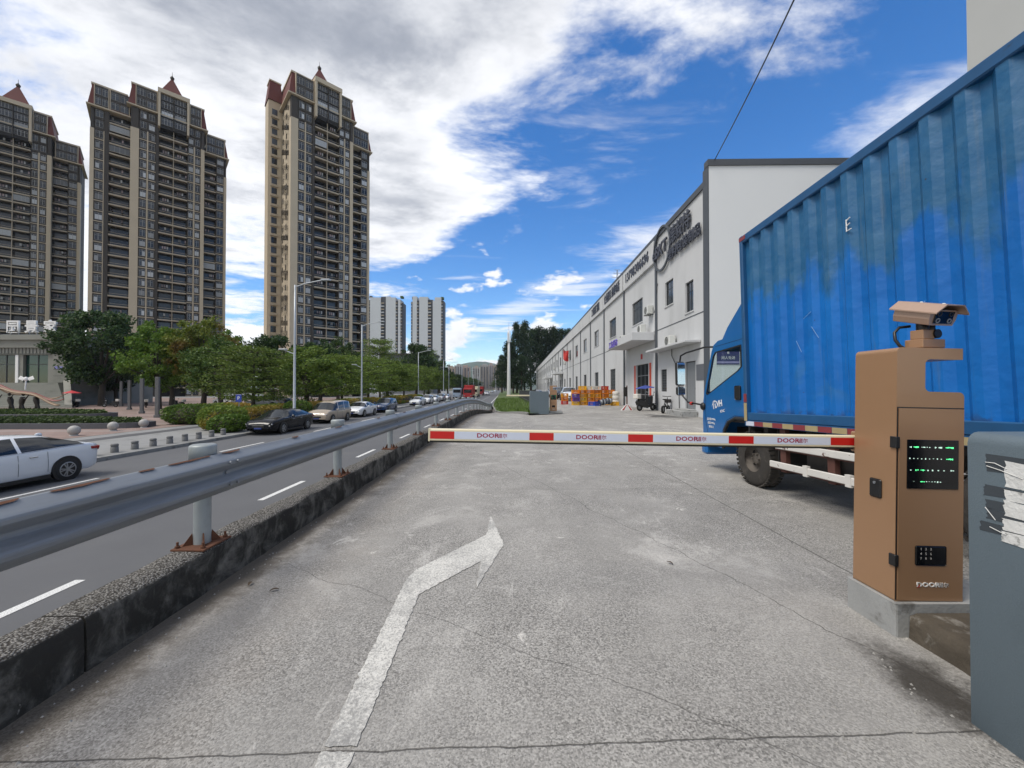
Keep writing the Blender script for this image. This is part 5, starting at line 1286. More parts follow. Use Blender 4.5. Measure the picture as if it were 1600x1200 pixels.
for z in (21.5, 23.5):
    for q in range(3):
        a = 2*PI*q/3+.4; MB().bbox(-.18,.18,.55,.75,z-.9,z+.9,.03,0,Matrix.Rotation(a,4,'Z')).build('antenna_panel', M_WHITEP, ma)
MB().cyl((0,0,25),(0,0,28.5),.06,n=6).build('lightning_rod', M_GREYD, ma); MB().lathe([(.5,20.3),(.8,20.3),(.8,20.4),(.5,20.4)],16).build('platform', M_GREYD, ma)
# ================================================================== APARTMENT TOWERS
M_TDARK = pm('tower_dark_stone', (.050,.042,.035), .75, var=.2, scale=.3)
M_TBEIGE = pm('tower_beige_stone', (.49,.41,.30), .75, var=.12, scale=.25)
M_TBAL = pm('tower_balcony_parapet', (.38,.32,.24), .75, var=.15, scale=.4)
M_TRED = pm('tower_red_tiles', (.125,.030,.022), .7, var=.25, scale=1.5, stretch=(1,1,4))
M_TGLASS = pm('tower_window_glass', (.025,.03,.038), .12, var=.3, rnd=.9)
M_TCURTGLINT = pm('tower_curtain_glint_glass', (.30,.31,.32), .35, var=.3, rnd=.7)  # pale panes: curtains, with whitish window glints put into the colour
M_TREC = pm('tower_recess', (.018,.016,.015), .8)
M_TFRAME = pm('tower_window_frame', (.32,.315,.30), .5)
FLH = 3.05
WM = {}
def win_mesh(wd, var):
    key = (round(wd, 2), var)
    if key in WM: return WM[key]
    b = MB(); h = 1.95; n = max(2, round(wd/.8))
    b.box(-wd/2, wd/2, -.02, .06, -h/2, h/2, 0)
    cw = wd/n; random.seed(hash(key) % 999)
    for k in range(n):
        pale_pane = var == 2 or (var == 1 and random.random() < .5)
        b.box(-wd/2+cw*k+.05, -wd/2+cw*(k+1)-.05, -.035, -.021, -h/2+.06, h/2-.55, 2 if pale_pane else 1)
        b.box(-wd/2+cw*k+.05, -wd/2+cw*(k+1)-.05, -.035, -.021, h/2-.48, h/2-.06, 1)
    WM[key] = b.mesh('window', [M_TFRAME, M_TGLASS, M_TCURTGLINT]); return WM[key]
def balc_mesh(wd, var):
    key = ('b', round(wd, 2), var)
    if key in WM: return WM[key]
    b = MB(); random.seed(hash(str(key)) % 997)
    b.box(-wd/2, wd/2, -.35, 1.55, -.16, .0, 0)                    # slab
    b.box(-wd/2-.02, wd/2+.02, -.42, -.28, -.30, .12, 0)             # edge beam
    b.box(-wd/2, wd/2, -.36, -.31, .62, .70, 0)                      # hand rail
    n = int(wd/.45)
    for k in range(n+1): b.box(-wd/2+wd*k/n-.015, -wd/2+wd*k/n+.015, -.35, -.32, .12, .62, 3)
    if var == 1: b.box(-wd/2+.1, wd/2-.1, -.30, -.27, .7, 2.55, 2); [b.box(-wd/2+wd*q/4-.03, -wd/2+wd*q/4+.03, -.325, -.301, .7, 2.55, 4) for q in range(5)]  # glazed in
    if var in (2, 3):
        for q in range(3):
            x = random.uniform(-wd/2+.3, wd/2-.5); b.box(x, x+.35, .1, .2, 1.2, 2.0, random.choice((4, 5, 5)))   # washing
    b.box(-wd/2+.3, wd/2-.3, 1.50, 1.54, .05, 2.35, 1)                 # glass doors at the back
    WM[key] = b.mesh('balcony', [M_TBAL, M_TGLASS, M_TCURTGLINT, M_TREC, M_TFRAME, pm('washing', (.22,.17,.17), .8, rnd=.6)]); return WM[key]
def tower(label, loc, rz, left=True, floors=31, seed=1):
    """local x along the front, y into the building"""
    t = thing('apartment_tower', label, 'apartment tower', loc, rz, 'brown apartment towers')
    rnd = random.Random(seed); HT = floors*FLH
    # segments: (x0, x1, y front, kind, floors up to the crown)
    seg = []
    if left: seg += [(-.9,.0,2.2,'pier',28),(0,2.2,2.4,'win',28),(2.2,3.2,2.2,'dark',28),(3.2,8,2.4,'balc',28)]
    seg += [(8,10,-.1,'pier',29),(10,14,.1,'win',29),(14,14.7,.0,'dark',29),(14.7,18.35,.2,'balc',29),(18.35,22,.2,'balc',29),(22,25.5,.1,'win',29),(25.5,26.5,-.1,'pier',29),(26.5,30,2.4,'balc',27),(30,32.4,2.2,'win',27),(32.4,33,2.0,'pier',27)]
    # body volumes
    x0 = -.9 if left else 8
    vols = [(8, 26.5, 1.9, 14, 29)] + ([(-.9, 8, 4.1, 14, 28)] if left else []) + [(26.5, 33, 4.1, 13, 27)]
    for a, c, y0, y1, n in vols: MB().box(a+.02, c-.02, y0, y1, -1, n*FLH+ (3.0)).build('wall', M_TDARK, t)
    if not left:    # flank with its own wing set back
        MB().box(4.2, 7.98, 11.0, 15.5, -1, 30*FLH).build('wall', M_TBEIGE, t)
        MB().box(8.02, 8.3, 1.5, 11, -1, 29*FLH).build('flank_wall', M_TBEIGE, t)
        for k in range(29):
            z = k*FLH+1.7
            MB().box(5.2, 6.7, 10.93, 10.99, z, z+1.9).build('flank_window', M_TGLASS, t); MB().box(4.95, 6.95, 10.4, 10.92, z-.9, z-.2).build('flank_balcony', M_TBAL, t)
            for yy in (4.5, 8.5): MB().box(7.96, 8.015, yy, yy+1.1, z, z+1.6).build('flank_window', M_TGLASS, t)
        b = MB(); b.add([(4.0,10.7,30*FLH),(8.2,10.7,30*FLH),(8.2,15.8,30*FLH),(4.0,15.8,30*FLH),(4.7,11.6,30*FLH+6.3),(7.7,11.6,30*FLH+6.3),(7.7,15,30*FLH+6.3),(4.7,15,30*FLH+6.3)], [(0,1,5,4),(1,2,6,5),(2,3,7,6),(3,0,4,7),(4,5,6,7)]); b.build('mansard_roof', M_TRED, t)
        MB().box(4.5, 7.9, 11.4, 15.2, 30*FLH+6.302, 30*FLH+6.7).build('cornice', M_TBEIGE, t)
    for a, c, yf, kind, n in seg:
        w_ = c-a; mx = (a+c)/2
        if kind == 'pier':
            MB().box(a, c, yf, yf+2.2 if yf < 1 else yf+2.0, -1, n*FLH-2*FLH).build('pier', M_TBEIGE, t)
            MB().box(a+.1, c-.1, yf+.1, yf+2.0, n*FLH-2*FLH, n*FLH+.3).build('pier_head', M_TDARK, t)
        elif kind == 'dark':
            MB().box(a+.01, c-.01, yf, yf+2.0, -1, n*FLH+.3).build('stone_strip', M_TDARK, t)
        elif kind == 'win':
            MB().box(a+.02, c-.02, yf+.08, yf+2.0, -1, n*FLH+.3).build('window_bay_wall', M_TDARK, t)
            cols = 2 if w_ > 3 else 1; cw = w_/cols
            if cols == 2: MB().box(mx-.16, mx+.16, yf-.14, yf+.07, -1, (n-2)*FLH).build('fin', M_TBEIGE, t)
            else: MB().box(c-.2, c-.03, yf-.14, yf+.07, -1, (n-2)*FLH).build('fin', M_TBEIGE, t)
            for k in range(n):
                z = k*FLH
                for q in range(cols):
                    x = a+cw*(q+.5)
                    inst('window', win_mesh(cw-.62, rnd.choice((0,0,0,1,1,2))), t, (x, yf+.04, z+1.75))
                MB().box(a+.03, c-.03, yf-.06, yf+.075, z+.12, z+.34).build('spandrel_band', M_TBEIGE if k < n-2 else M_TDARK, t)
        elif kind == 'balc':
            MB().box(a, c, yf+1.62, yf+2.2, -1, n*FLH+.3).build('recess_wall', M_TREC, t)
            for k in range(1, n):
                inst('balcony', balc_mesh(w_-.12, rnd.choice((0,0,0,1,2,3,2))), t, (mx, yf, k*FLH))
            if a == 14.7: MB().box(c-.09, c+.09, yf-.40, yf+.0, FLH, n*FLH-.2).build('balcony_fin', M_TBAL, t)
    # crown: mansard roofs, cornices, portal with pediment, pyramid
    def mansard(a, c, y0, z, h, inset=.9):
        b = MB(); y1 = 13.6
        b.add([(a,y0,z),(c,y0,z),(c,y1,z),(a,y1,z),(a+inset,y0+inset,z+h),(c-inset,y0+inset,z+h),(c-inset,y1-inset,z+h),(a+inset,y1-inset,z+h)], [(0,1,5,4),(1,2,6,5),(2,3,7,6),(3,0,4,7),(4,5,6,7)]); b.build('mansard_roof', M_TRED, t)
        MB().box(a-.3, c+.3, y0-.35, y1+.2, z-.35, z-.005).build('cornice', M_TBEIGE, t)
        MB().box(a+inset-.25, c-inset+.25, y0+inset-.25, y1-inset+.2, z+h+.003, z+h+.5).build('cornice', M_TBEIGE, t)
    def dormer(a, c, y0, z, h):
        MB().box(a, c, y0-.15, y0+2.2, z+.01, z+h-.1).build('dormer', M_TDARK, t)
        MB().box(a-.18, a-.01, y0-.3, y0+2, z+.01, z+h-.05).build('dormer_jamb', M_TBEIGE, t); MB().box(c+.01, c+.18, y0-.3, y0+2, z+.01, z+h-.05).build('dormer_jamb', M_TBEIGE, t)
        for r in range(2):
            for q in range(2): inst('window', win_mesh((c-a)/2-.3, 0), t, (a+(c-a)*(.25+.5*q), y0-.2, z+1.5+r*(h/2-.2)))
    zc_ = 29*FLH+.7
    mansard(7.4, 27.1, -.5, zc_, 6.6); dormer(9.3, 14.1, -.4, zc_, 6.4); dormer(22.6, 25.4, -.4, zc_, 6.4)
    MB().box(14.4, 15.0, -1.5, 3, 27.8*FLH, zc_+7.6).build('portal_jamb', M_TBEIGE, t); MB().box(21.7, 22.3, -1.5, 3, 27.8*FLH, zc_+7.6).build('portal_jamb', M_TBEIGE, t)
    MB().box(14.3, 22.4, -1.6, 3.1, zc_+6.4, zc_+7.7).build('portal_lintel', M_TBEIGE, t)
    MB().box(15.02, 21.68, -.7, 3, 27.8*FLH, zc_+6.38).build('portal_recess', M_TREC, t)
    for k in range(4):
        for xx in (16.7, 20.0): inst('window', win_mesh(2.9, (0,2,0,0)[k]), t, (xx, -.75, 28*FLH+1.6+k*2.6))
    MB().box(18.25, 18.45, -1.2, -.72, 27.8*FLH, zc_+6.3).build('portal_mullion', M_TDARK, t)
    if left: mansard(-1.4, 8.0, 1.6, 28*FLH+.5, 6.4); dormer(.1, 3.0, 1.75, 28*FLH+.5, 6.2); dormer(3.5, 7.6, 1.8, 28*FLH+.5, 6.2)
    mansard(26.9, 33.4, 1.7, 27*FLH+.5, 6.2); dormer(27.2, 32.2, 1.85, 27*FLH+.5, 6.0)
    zp = zc_+6.6
    b = MB(); b.add([(13.4,3.0,zp),(22.6,3.0,zp),(22.6,11.5,zp),(13.4,11.5,zp),(18,7.2,zp+10.6)], [(0,1,4),(1,2,4),(2,3,4),(3,0,4)]); b.build('pyramid_roof', M_TRED, t)
    MB().lathe([(.5,zp+10.1),(.6,zp+10.7),(.2,zp+11.2),(.06,zp+11.5),(.05,zp+12.6),(0,zp+12.6)], 10, c=(18,7.2,0)).build('finial', M_TDARK, t)
    return t
TH = R(43)
def corner(X, Y, tx): return (X-math.cos(TH)*tx, Y-math.sin(TH)*tx, RZ)
T2 = tower('brown apartment tower in the middle of the three, with red pyramid roof', (-125.5, 116, RZ), TH, True, seed=2)
T2.scale.z = 1.05; T2.location.x -= 2.0
T1 = tower('brown apartment tower cut off by the left edge of the picture', (-177, 112.5, RZ), TH, True, seed=5)
T3 = tower('brown apartment tower nearest the road, rightmost of the three', corner(-65.1, 116, 10), TH, False, seed=9)
T3.scale.z = 1.03
# slim white towers farther back
M_SLIMW = pm('slim_tower_white', (.50,.52,.54), .8, var=.06, scale=.1); M_SLIMD = pm('slim_tower_dark', (.055,.06,.07), .6)
def slim(label, loc, rz, cols, H):
    t = thing('white_tower', label, 'apartment tower', loc, rz, 'white apartment towers')
    x = 0
    for wd, kind, dh in cols:
        if kind == 'w': MB().box(x, x+wd, 0, 12, -1, H+dh).build('white_slab', M_SLIMW, t)
        else:
            MB().box(x, x+wd, 1.2, 12, -1, H-2+dh).build('dark_recess', M_SLIMD, t)
            for k in range(int(H/3)-1): MB().box(x-.01, x+wd*.62, -.1, 1.19, 2+k*3, 2.9+k*3).build('balcony', M_SLIMW if k % 2 else M_TBAL, t)
        x += wd
    MB().box(0, 2, 4, 9, H+.01, H+2.5).build('roof_room', M_SLIMD, t); MB().box(x-3, x-.5, 2, 7, H+.01, H+2).build('roof_garden', pm('roof_green', (.05,.09,.03), .9), t)
    return t
slim('left one of two slim white towers beyond the trees', (-141, 375, RZ), 0, [(2,'d',0),(10.5,'w',0),(5.0,'d',3),(4.5,'w',1),(5.0,'w',0),(2.5,'d',-1),(2.2,'w',-2),(2.2,'d',-3)], 92)
slim('right one of two slim white towers, standing clear of the brown towers', (-99, 375, RZ), 0, [(1.6,'d',-1),(4.2,'w',2),(2.4,'d',0),(8.4,'w',1.5),(4.8,'d',1),(2.0,'w',-2),(6.2,'w',1),(2.3,'d',0)], 91)
gb_ = thing('office_block', 'low grey flat-roofed block behind the roadside trees', 'building', (-66, 195, RZ))
MB().box(0, 26, 0, 14, -1, 19.5).build('wall', pm('grey_block_wall', (.17,.18,.20), .8), gb_); MB().box(-.6, 26.6, -.6, 14.6, 19.51, 20.6).build('roof_slab', M_TDARK, gb_)
for k in range(4):
    for q in range(6): MB().box(1.5+q*4, 4.3+q*4, -.06, -.01, 3+k*4, 5.2+k*4).build('window', M_TGLASS, gb_)
# far apartment estate
random.seed(31)
M_FARC = [pm('far_block_tan', (.36,.29,.23), .9, var=.06), pm('far_block_grey', (.33,.32,.31), .9, var=.06), pm('far_block_rose', (.35,.26,.22), .9, var=.06)]
M_FARD = pm('far_block_dark', (.10,.10,.11), .8)
for k, (px, top, wd) in enumerate(((703,574,15),(716,571,11),(727,573,14),(744,574,10),(757,571,12),(767,570,9),(777,572,12),(788,571,12),(798,573,10))):
    Y = 880+30*(k % 3); X = (px-800)/600*Y; H = (607-top)/600*Y+2.8; Wd = wd*Y/600*1.05
    t = thing('distant_block', 'distant apartment block, %s from the left in the far row under the hill' % ORD[k], 'apartment block', (X, Y, RZ), 0, 'distant apartment blocks')
    MB().box(-Wd/2, Wd/2, 0, 14, 0, H).build('wall', M_FARC[k % 3], t)
    for q in range(3): xx = -Wd/2+Wd*(q+.5)/3; MB().box(xx-Wd*.07, xx+Wd*.07, -.5, -.01, 3, H-3).build('recess_strip', M_FARD, t)
    for q in range(4): xx = -Wd/2+Wd*q/3; MB().box(xx-.5, xx+.5, -1.2, -.01, 0, H+1).build('pier', M_SLIMW if k % 2 else M_FARC[0], t)
    MB().box(-Wd/4, Wd/4, 3, 9, H+.01, H+4).build('roof_room', M_FARC[k % 3], t)
# hills
hb = MB(); NX, NY = 90, 30; vs = []
for j in range(NY+1):
    for i in range(NX+1):
        x = -3000+6000*i/NX; y = 1900+2200*j/NY
        z = 165*math.exp(-((x+230)/330)**2-((y-2900)/450)**2)+130*math.exp(-((x+900)/500)**2-((y-3100)/500)**2)+125*math.exp(-((x-500)/700)**2-((y-3200)/500)**2)+90*math.exp(-((x+2000)/700)**2-((y-3000)/500)**2)+90*math.exp(-((x-1900)/700)**2-((y-3000)/500)**2)
        z += 14*noise.noise(Vector((x/160, y/160, 0)))+6*noise.noise(Vector((x/55, y/55, 3)))
        vs.append((x, y, RZ-8+max(0, z)))
hb.add(vs, [(j*(NX+1)+i, j*(NX+1)+i+1, (j+1)*(NX+1)+i+1, (j+1)*(NX+1)+i) for j in range(NY) for i in range(NX)], 0, True)
struct(hb.build('hills', pm('wooded_hill', (.045,.075,.045), .95, var=.3, scale=.02)))
# ================================================================== TREES, HEDGES
def leafmat(name, c1, c2, c3=None):
    m = bpy.data.materials.new(name); m.use_nodes = True; t = NT(m.node_tree); t.n.clear()
    c = t.put('ShaderNodeTexCoord').outputs['Object']; oi = t.put('ShaderNodeObjectInfo').outputs['Random']
    gm = t.put('ShaderNodeNewGeometry').outputs['Random Per Island']
    base = t.mix(t.smooth(t.math('ADD', t.math('MULTIPLY', t.noise(c, .55, 3, .6), .6), t.math('MULTIPLY', gm, .4)), .3, .7), c1, c2)
    if c3: base = t.mix(t.smooth(t.noise(c, .3, 3, .5), .5, .62), base, c3)
    base = t.put('ShaderNodeVectorMath', {0: base, 'Scale': t.math('ADD', .8, t.math('MULTIPLY', oi, .4))}, operation='SCALE').outputs[0]
    p = t.put('ShaderNodeBsdfPrincipled', {'Base Color': base, 'Roughness': .55, 'Specular IOR Level': .3}); tl = t.put('ShaderNodeBsdfTranslucent', {'Color': base})
    mx = t.put('ShaderNodeMixShader', {0: .28, 1: p.outputs[0], 2: tl.outputs[0]}); t.put('ShaderNodeOutputMaterial', {'Surface': mx.outputs[0]})
    MATS[name] = m; return m
L_DARK = leafmat('dark_leaves', (0.022,0.049,0.017), (0.055,0.100,0.026)); L_LIGHT = leafmat('light_leaves', (0.078,0.165,0.022), (0.169,0.268,0.035)); L_OLIVE = leafmat('olive_leaves', (0.098,0.146,0.022), (0.182,0.207,0.031), (0.195,0.134,0.033))
L_MID = leafmat('mid_green_leaves', (0.039,0.083,0.020), (0.098,0.152,0.029)); L_LAYER = leafmat('layered_leaves', (0.078,0.134,0.022), (0.176,0.244,0.039)); L_PINE = leafmat('conifer_leaves', (0.013,0.034,0.014), (0.034,0.063,0.022)); L_HEDGE = leafmat('hedge_leaves', (0.098,0.171,0.024), (0.221,0.281,0.044), (0.338,0.244,0.044)); L_BUSH = leafmat('bush_leaves', (0.058,0.122,0.020), (0.143,0.220,0.033)); L_LOW = leafmat('low_planting_leaves', (0.039,0.067,0.020), (0.078,0.116,0.033))
M_BARK = pm('bark', (.06,.05,.04), .95, var=.3, scale=5, bump=.5, bscale=20)
def leaf(vs, fs, p, s, rnd, flat=.0):
    d = Vector((rnd.gauss(0,1), rnd.gauss(0,1), rnd.gauss(0,1)*(1-flat))).normalized(); a = d.orthogonal().normalized(); b = d.cross(a)
    if flat: a = Vector((a.x, a.y, a.z*(1-flat))).normalized(); b = Vector((b.x, b.y, b.z*(1-flat)))
    o = len(vs); vs += [p-a*s*.5, p+b*s*.28, p+a*s*.5, p-b*s*.28]; fs.append((o, o+1, o+2, o+3))
def tree_proto(kind, mat, seed):
    """meshes (trunk, crown) for a tree 10 m tall"""
    rnd = random.Random(seed); tb = MB(); vs = []; fs = []; clumps = []
    if kind == 'round':
        tb.tube([(0,0,-.1),(.1,.05,1.4),(.0,.1,2.8),(.1,0,5),(0,0,8)], [.34,.26,.22,.14,.05], 8)
        for i in range(120):
            th = rnd.uniform(0, 2*PI); zz = rnd.uniform(-1, 1); rr = math.sqrt(1-zz*zz)*rnd.uniform(.55, 1)
            c = Vector((3.7*rr*math.cos(th), 3.7*rr*math.sin(th), 5.9+3.7*zz*rnd.uniform(.65,1)))
            c += Vector((rnd.gauss(0,.3), rnd.gauss(0,.3), rnd.gauss(0,.3))); clumps.append((c, rnd.uniform(.55,1.05), .7, 95))
        for i in range(14):
            c = clumps[i*8][0]; tb.tube([(0,0,rnd.uniform(2,3.4)), tuple(c*.5+Vector((0,0,1.6))), tuple(c)], [.12,.07,.02], 6)
        sz = (.22,.40)
    elif kind == 'layer':
        tb.tube([(0,0,-.1),(.05,.02,2),(0,.05,5),(0,0,9.4)], [.20,.17,.12,.04], 8)
        for k in range(8):
            z = 2.7+k*.86; rad = 4.5*math.sqrt(max(.10, 1-((k-1.6)/7.0)**2))*rnd.uniform(.85,1.1)
            for q in range(10):
                th = 2*PI*q/10+k*.7+rnd.uniform(-.25,.25); L = rad*rnd.uniform(.55,1.12)
                tip = Vector((L*math.cos(th), L*math.sin(th), z+.35+rnd.uniform(-.45,.45)))
                tb.tube([(0,0,z-.1), tuple(tip*.6+Vector((0,0,z*.4))), tuple(tip)], [.06,.035,.012], 5)
                for f in (.35,.55,.75,.95): 
                    c = Vector((tip.x*f, tip.y*f, z+.25*f+rnd.uniform(-.28,.32))); clumps.append((c, .6+.55*f*rnd.uniform(.6,1.3), .42, 36))
        sz = (.16,.30)
    elif kind == 'tall':
        tb.tube([(0,0,-.1),(.05,.05,3),(0,0,9.6)], [.22,.15,.03], 8)
        for i in range(110):
            f = rnd.random()**.8; z = 1.3+8.6*f; rad = (2.1*(1-f)**.6+.25)*rnd.uniform(.3,1); th = rnd.uniform(0, 2*PI)
            clumps.append((Vector((rad*math.cos(th), rad*math.sin(th), z)), rnd.uniform(.4,.75), 1.15, 62))
        sz = (.16,.34)
    for c, r, fl, n in clumps:
        for _ in range(n):
            d = Vector((rnd.gauss(0,1), rnd.gauss(0,1), rnd.gauss(0,1))).normalized()*(rnd.random()**.5)*r
            leaf(vs, fs, c+Vector((d.x, d.y, d.z*fl)), rnd.uniform(*sz), rnd, .35 if kind == 'layer' else 0)
    cb = MB(); cb.v = [tuple(p) for p in vs]; cb.f = fs; cb.m = [0]*len(fs); cb.sm = [False]*len(fs)
    return tb.mesh('trunk', M_BARK), cb.mesh('crown', mat, fix=False)
PT = {'dark': tree_proto('round', L_DARK, 1), 'dark2': tree_proto('round', L_DARK, 7), 'light': tree_proto('round', L_LIGHT, 2), 'olive': tree_proto('round', L_OLIVE, 3), 'layer': tree_proto('layer', L_LAYER, 4), 'layer2': tree_proto('layer', L_LAYER, 14), 'tall': tree_proto('tall', L_PINE, 5), 'tall2': tree_proto('tall', L_PINE, 15), 'mid': tree_proto('round', L_MID, 6), 'rlay': tree_proto('round', L_LAYER, 8)}
rt = random.Random(77)
def tree(label, kind, x, y, h, wd, z=RZ+.12, group='trees', name='broadleaf_tree'):
    t = thing(name, label, 'tree', (x, y, z), rt.uniform(0, 6.28), group); t.scale = (wd/8., wd/8., h/10.) if kind[:4] not in ('tall',) else (wd/4.4, wd/4.4, h/10.)
    inst('trunk', PT[kind][0], t); inst('crown', PT[kind][1], t); return t
G = 'trees on the plaza'
tree('dense dark green tree beside the stone entrance hall', 'dark', -63, 59, 15.3, 12.0, group=G)
tree('lower dark tree at the foot of the dense one, nearer the entrance steps', 'dark2', -68, 66, 9.5, 9, group=G)
tree('dark tree filling the gap right of the dense dark tree', 'dark2', -54, 61, 12.0, 9.5, group=G)
tree('bright light green tree in the middle of the plaza group', 'light', -46.0, 50, 11.6, 8.6, group=G)
tree('olive brown tree right of the light green one', 'olive', -40.6, 50.5, 12.0, 8.4, group=G)
tree('second light green tree behind the olive one', 'light', -47, 62, 12.6, 9, group=G)
tree('mid green tree left of the roadside row', 'mid', -35.5, 47, 8.8, 8, group=G)
tree('dark tree standing behind the left end of the roadside row', 'dark', -36, 58, 11.2, 9.5, group=G)
tree('dark tree behind the lamp post, second row', 'dark2', -30, 60, 10.2, 9, group=G)
tree('dark tree rising over the row below the rightmost tower', 'mid', -38, 84, 13.5, 10, group=G)
for k, (x, y, h, wd) in enumerate(((-22.5, 33.5, 6.7, 7.2), (-22.0, 41, 7.3, 8.0), (-22.2, 50, 7.6, 8.4), (-22.5, 60, 8.0, 8.8), (-23, 71, 8.2, 9.0), (-23.4, 83, 8.6, 9.0), (-24, 97, 9.0, 9.5), (-24.6, 113, 9.2, 10), (-25.4, 132, 9.6, 10.5))):
    tree('leafy roadside tree in the row behind the parked cars, %s from the near end' % ORD[k], ('layer','rlay','layer2')[k % 3], x, y, h, wd, group='layered roadside trees', name='layered_tree')
for k, (x, y, h, wd) in enumerate(((-33, 96, 16, 11), (-29, 116, 17, 12), (-32, 140, 18, 12), (-30, 160, 15, 12))):
    tree('tall dark tree in the back row beyond the layered trees, %s from the near end' % ORD[k], 'dark' if k % 2 else 'layer', x, y, h, wd, group='back row trees')
for k, (x, y, h, wd) in enumerate(((-31, 185, 11, 11), (-33, 225, 12, 12), (-36, 270, 12, 13), (-40, 330, 13, 16), (-46, 420, 15, 22), (-52, 520, 17, 30), (-20, 560, 16, 26), (-9, 470, 15, 20), (-5, 380, 14, 16), (-2, 300, 13, 12))):
    tree('far green tree by the distant road, %s of the ones shrinking to the horizon' % ORD[k], ('mid','dark')[k % 2], x, y, h, wd, z=RZ-.1, group='far trees along the road')
for k, (x, y, h, wd) in enumerate(((-5.0, 190, 18, 9.5), (-1.5, 182, 24, 11), (2.4, 186, 33, 11.5), (6.3, 192, 35, 10.5), (10.5, 212, 34, 15), (15, 216, 36, 15), (19.5, 220, 35, 15), (24, 222, 37, 15), (29, 226, 36, 16), (34, 230, 37, 16), (0.5, 168, 14, 9), (4.2, 166, 16, 8))):
    tree('tall dark feathery tree behind the mast and factory end, %s from the left' % ORD[k] if k < 10 else ('shorter dark feathery tree in front of the tall ones, %s' % ('left of the two' if k == 10 else 'right of the two')), ('tall','tall2')[k % 2], x, y, h, wd, z=-.4, group='tall trees behind the factory', name='feathery_tree')
# ------------------------------------------------------------------ hedges and planting
def hedge(name, label, x, y, L, Wd, H, mat, n, rz=0, z=RZ+.12, round_=True, ls=.16, cat='hedge'):
    t = thing(name, label, cat, (x, y, z), rz, 'clipped hedges and planting'); rnd = random.Random(hash(label) % 1000)
    b = MB(); b.ball((0,0,H*.40), (Wd*.40, L*.44, H*.46), 14, 8); b.build('stems', M_BARK, t)
    vs = []; fs = []
    for _ in range(n):
        d = Vector((rnd.gauss(0,1), rnd.gauss(0,1), rnd.gauss(0,1))).normalized(); e = .32 if round_ else .14
        q = Vector([math.copysign(abs(v_)**(.55 if not round_ else .8), v_) for v_ in d]) 
        p = Vector((q.x*Wd*.5, q.y*L*.5, H*.5+q.z*H*.5))*1.0; p = Vector((0,0,H*.5)).lerp(p, rnd.uniform(.82, 1.04)+.07*noise.noise(p*1.6))
        if p.z < .02: p.z = rnd.uniform(.02,.2)
        leaf(vs, fs, p, rnd.uniform(ls*.6, ls*1.3), rnd)
    cb = MB(); cb.v = [tuple(p) for p in vs]; cb.f = fs; cb.m = [0]*len(fs); cb.sm = [False]*len(fs); cb.build('foliage', mat, t, fix=False); return t
hedge('bush', 'round dark green clipped bush at the end of the plaza paving', -24.2, 29.2, 3.0, 3.7, 1.5, L_BUSH, 5200, cat='bush')
hedge('bush', 'pale yellow-green bush near the kerb, left of the black sedan', -18.9, 25.2, 2.6, 2.4, 1.55, L_HEDGE, 4200, cat='bush')
hedge('bush', 'small leafy bush at the kerb directly left of the black sedan', -17.4, 23.6, 2.0, 1.9, 1.1, L_BUSH, 3000, cat='bush')
hedge('hedge', 'long yellow and orange tipped hedge behind the black sedan', -19.2, 33.5, 13, 2.0, 1.45, L_HEDGE, 11000, round_=False)
hedge('bush', 'dark bush between the black sedan and champagne van', -17.6, 31.6, 2.6, 1.7, 1.7, L_BUSH, 3400, cat='bush')
hedge('hedge', 'second hedge farther along behind the van', -19.6, 49, 15, 2.0, 1.5, L_HEDGE, 7000, round_=False)
hedge('hedge', 'third hedge at the roadside past the parked cars', -20.0, 72, 24, 2.0, 1.5, L_HEDGE, 7000, round_=False, ls=.24)
hedge('hedge', 'hedge behind the plaza group linking the round bush to the trees', -28, 36, 9, 2.0, 1.3, L_HEDGE, 5200, round_=False)
M_GRAN = pm('dark_granite', (.075,.075,.085), .5, var=.2, scale=2)
def planter(label, x, y, L, Wd, H, n):
    t = thing('raised_planter', label, 'planter', (x, y, RZ+.15), 0, 'raised planters on the plaza')
    def ell(a, b_, k=36): return [(a*math.copysign(abs(math.cos(2*PI*i/k))**.7, math.cos(2*PI*i/k)), b_*math.copysign(abs(math.sin(2*PI*i/k))**.7, math.sin(2*PI*i/k))) for i in range(k)]
    MB().plate(ell(Wd/2, L/2), [ell(Wd/2-.35, L/2-.35)], XYZ, 0, H).build('granite_rim', M_GRAN, t)
    MB().plate(ell(Wd/2-.36, L/2-.36), [], XYZ, 0, H-.06).build('soil', M_BARK, t)
    rnd = random.Random(n); vs = []; fs = []
    for _ in range(n):
        a = rnd.uniform(0, 2*PI); r = math.sqrt(rnd.random()); p = Vector((math.cos(a)*r*(Wd/2-.5), math.sin(a)*r*(L/2-.5), H+rnd.uniform(-.05,.45)*(1-.4*r)))
        leaf(vs, fs, p, rnd.uniform(.12,.26), rnd)
    cb = MB(); cb.v = [tuple(p) for p in vs]; cb.f = fs; cb.m = [0]*len(fs); cb.sm = [False]*len(fs); cb.build('planting', L_LOW, t, fix=False); return t
planter('long dark granite planter with low shrubs behind the white sedan', -32.5, 26.6, 3.2, 15, .35, 6000)
planter('raised planter under the figure sculpture', -43.5, 34.5, 4.0, 15, .45, 6000)
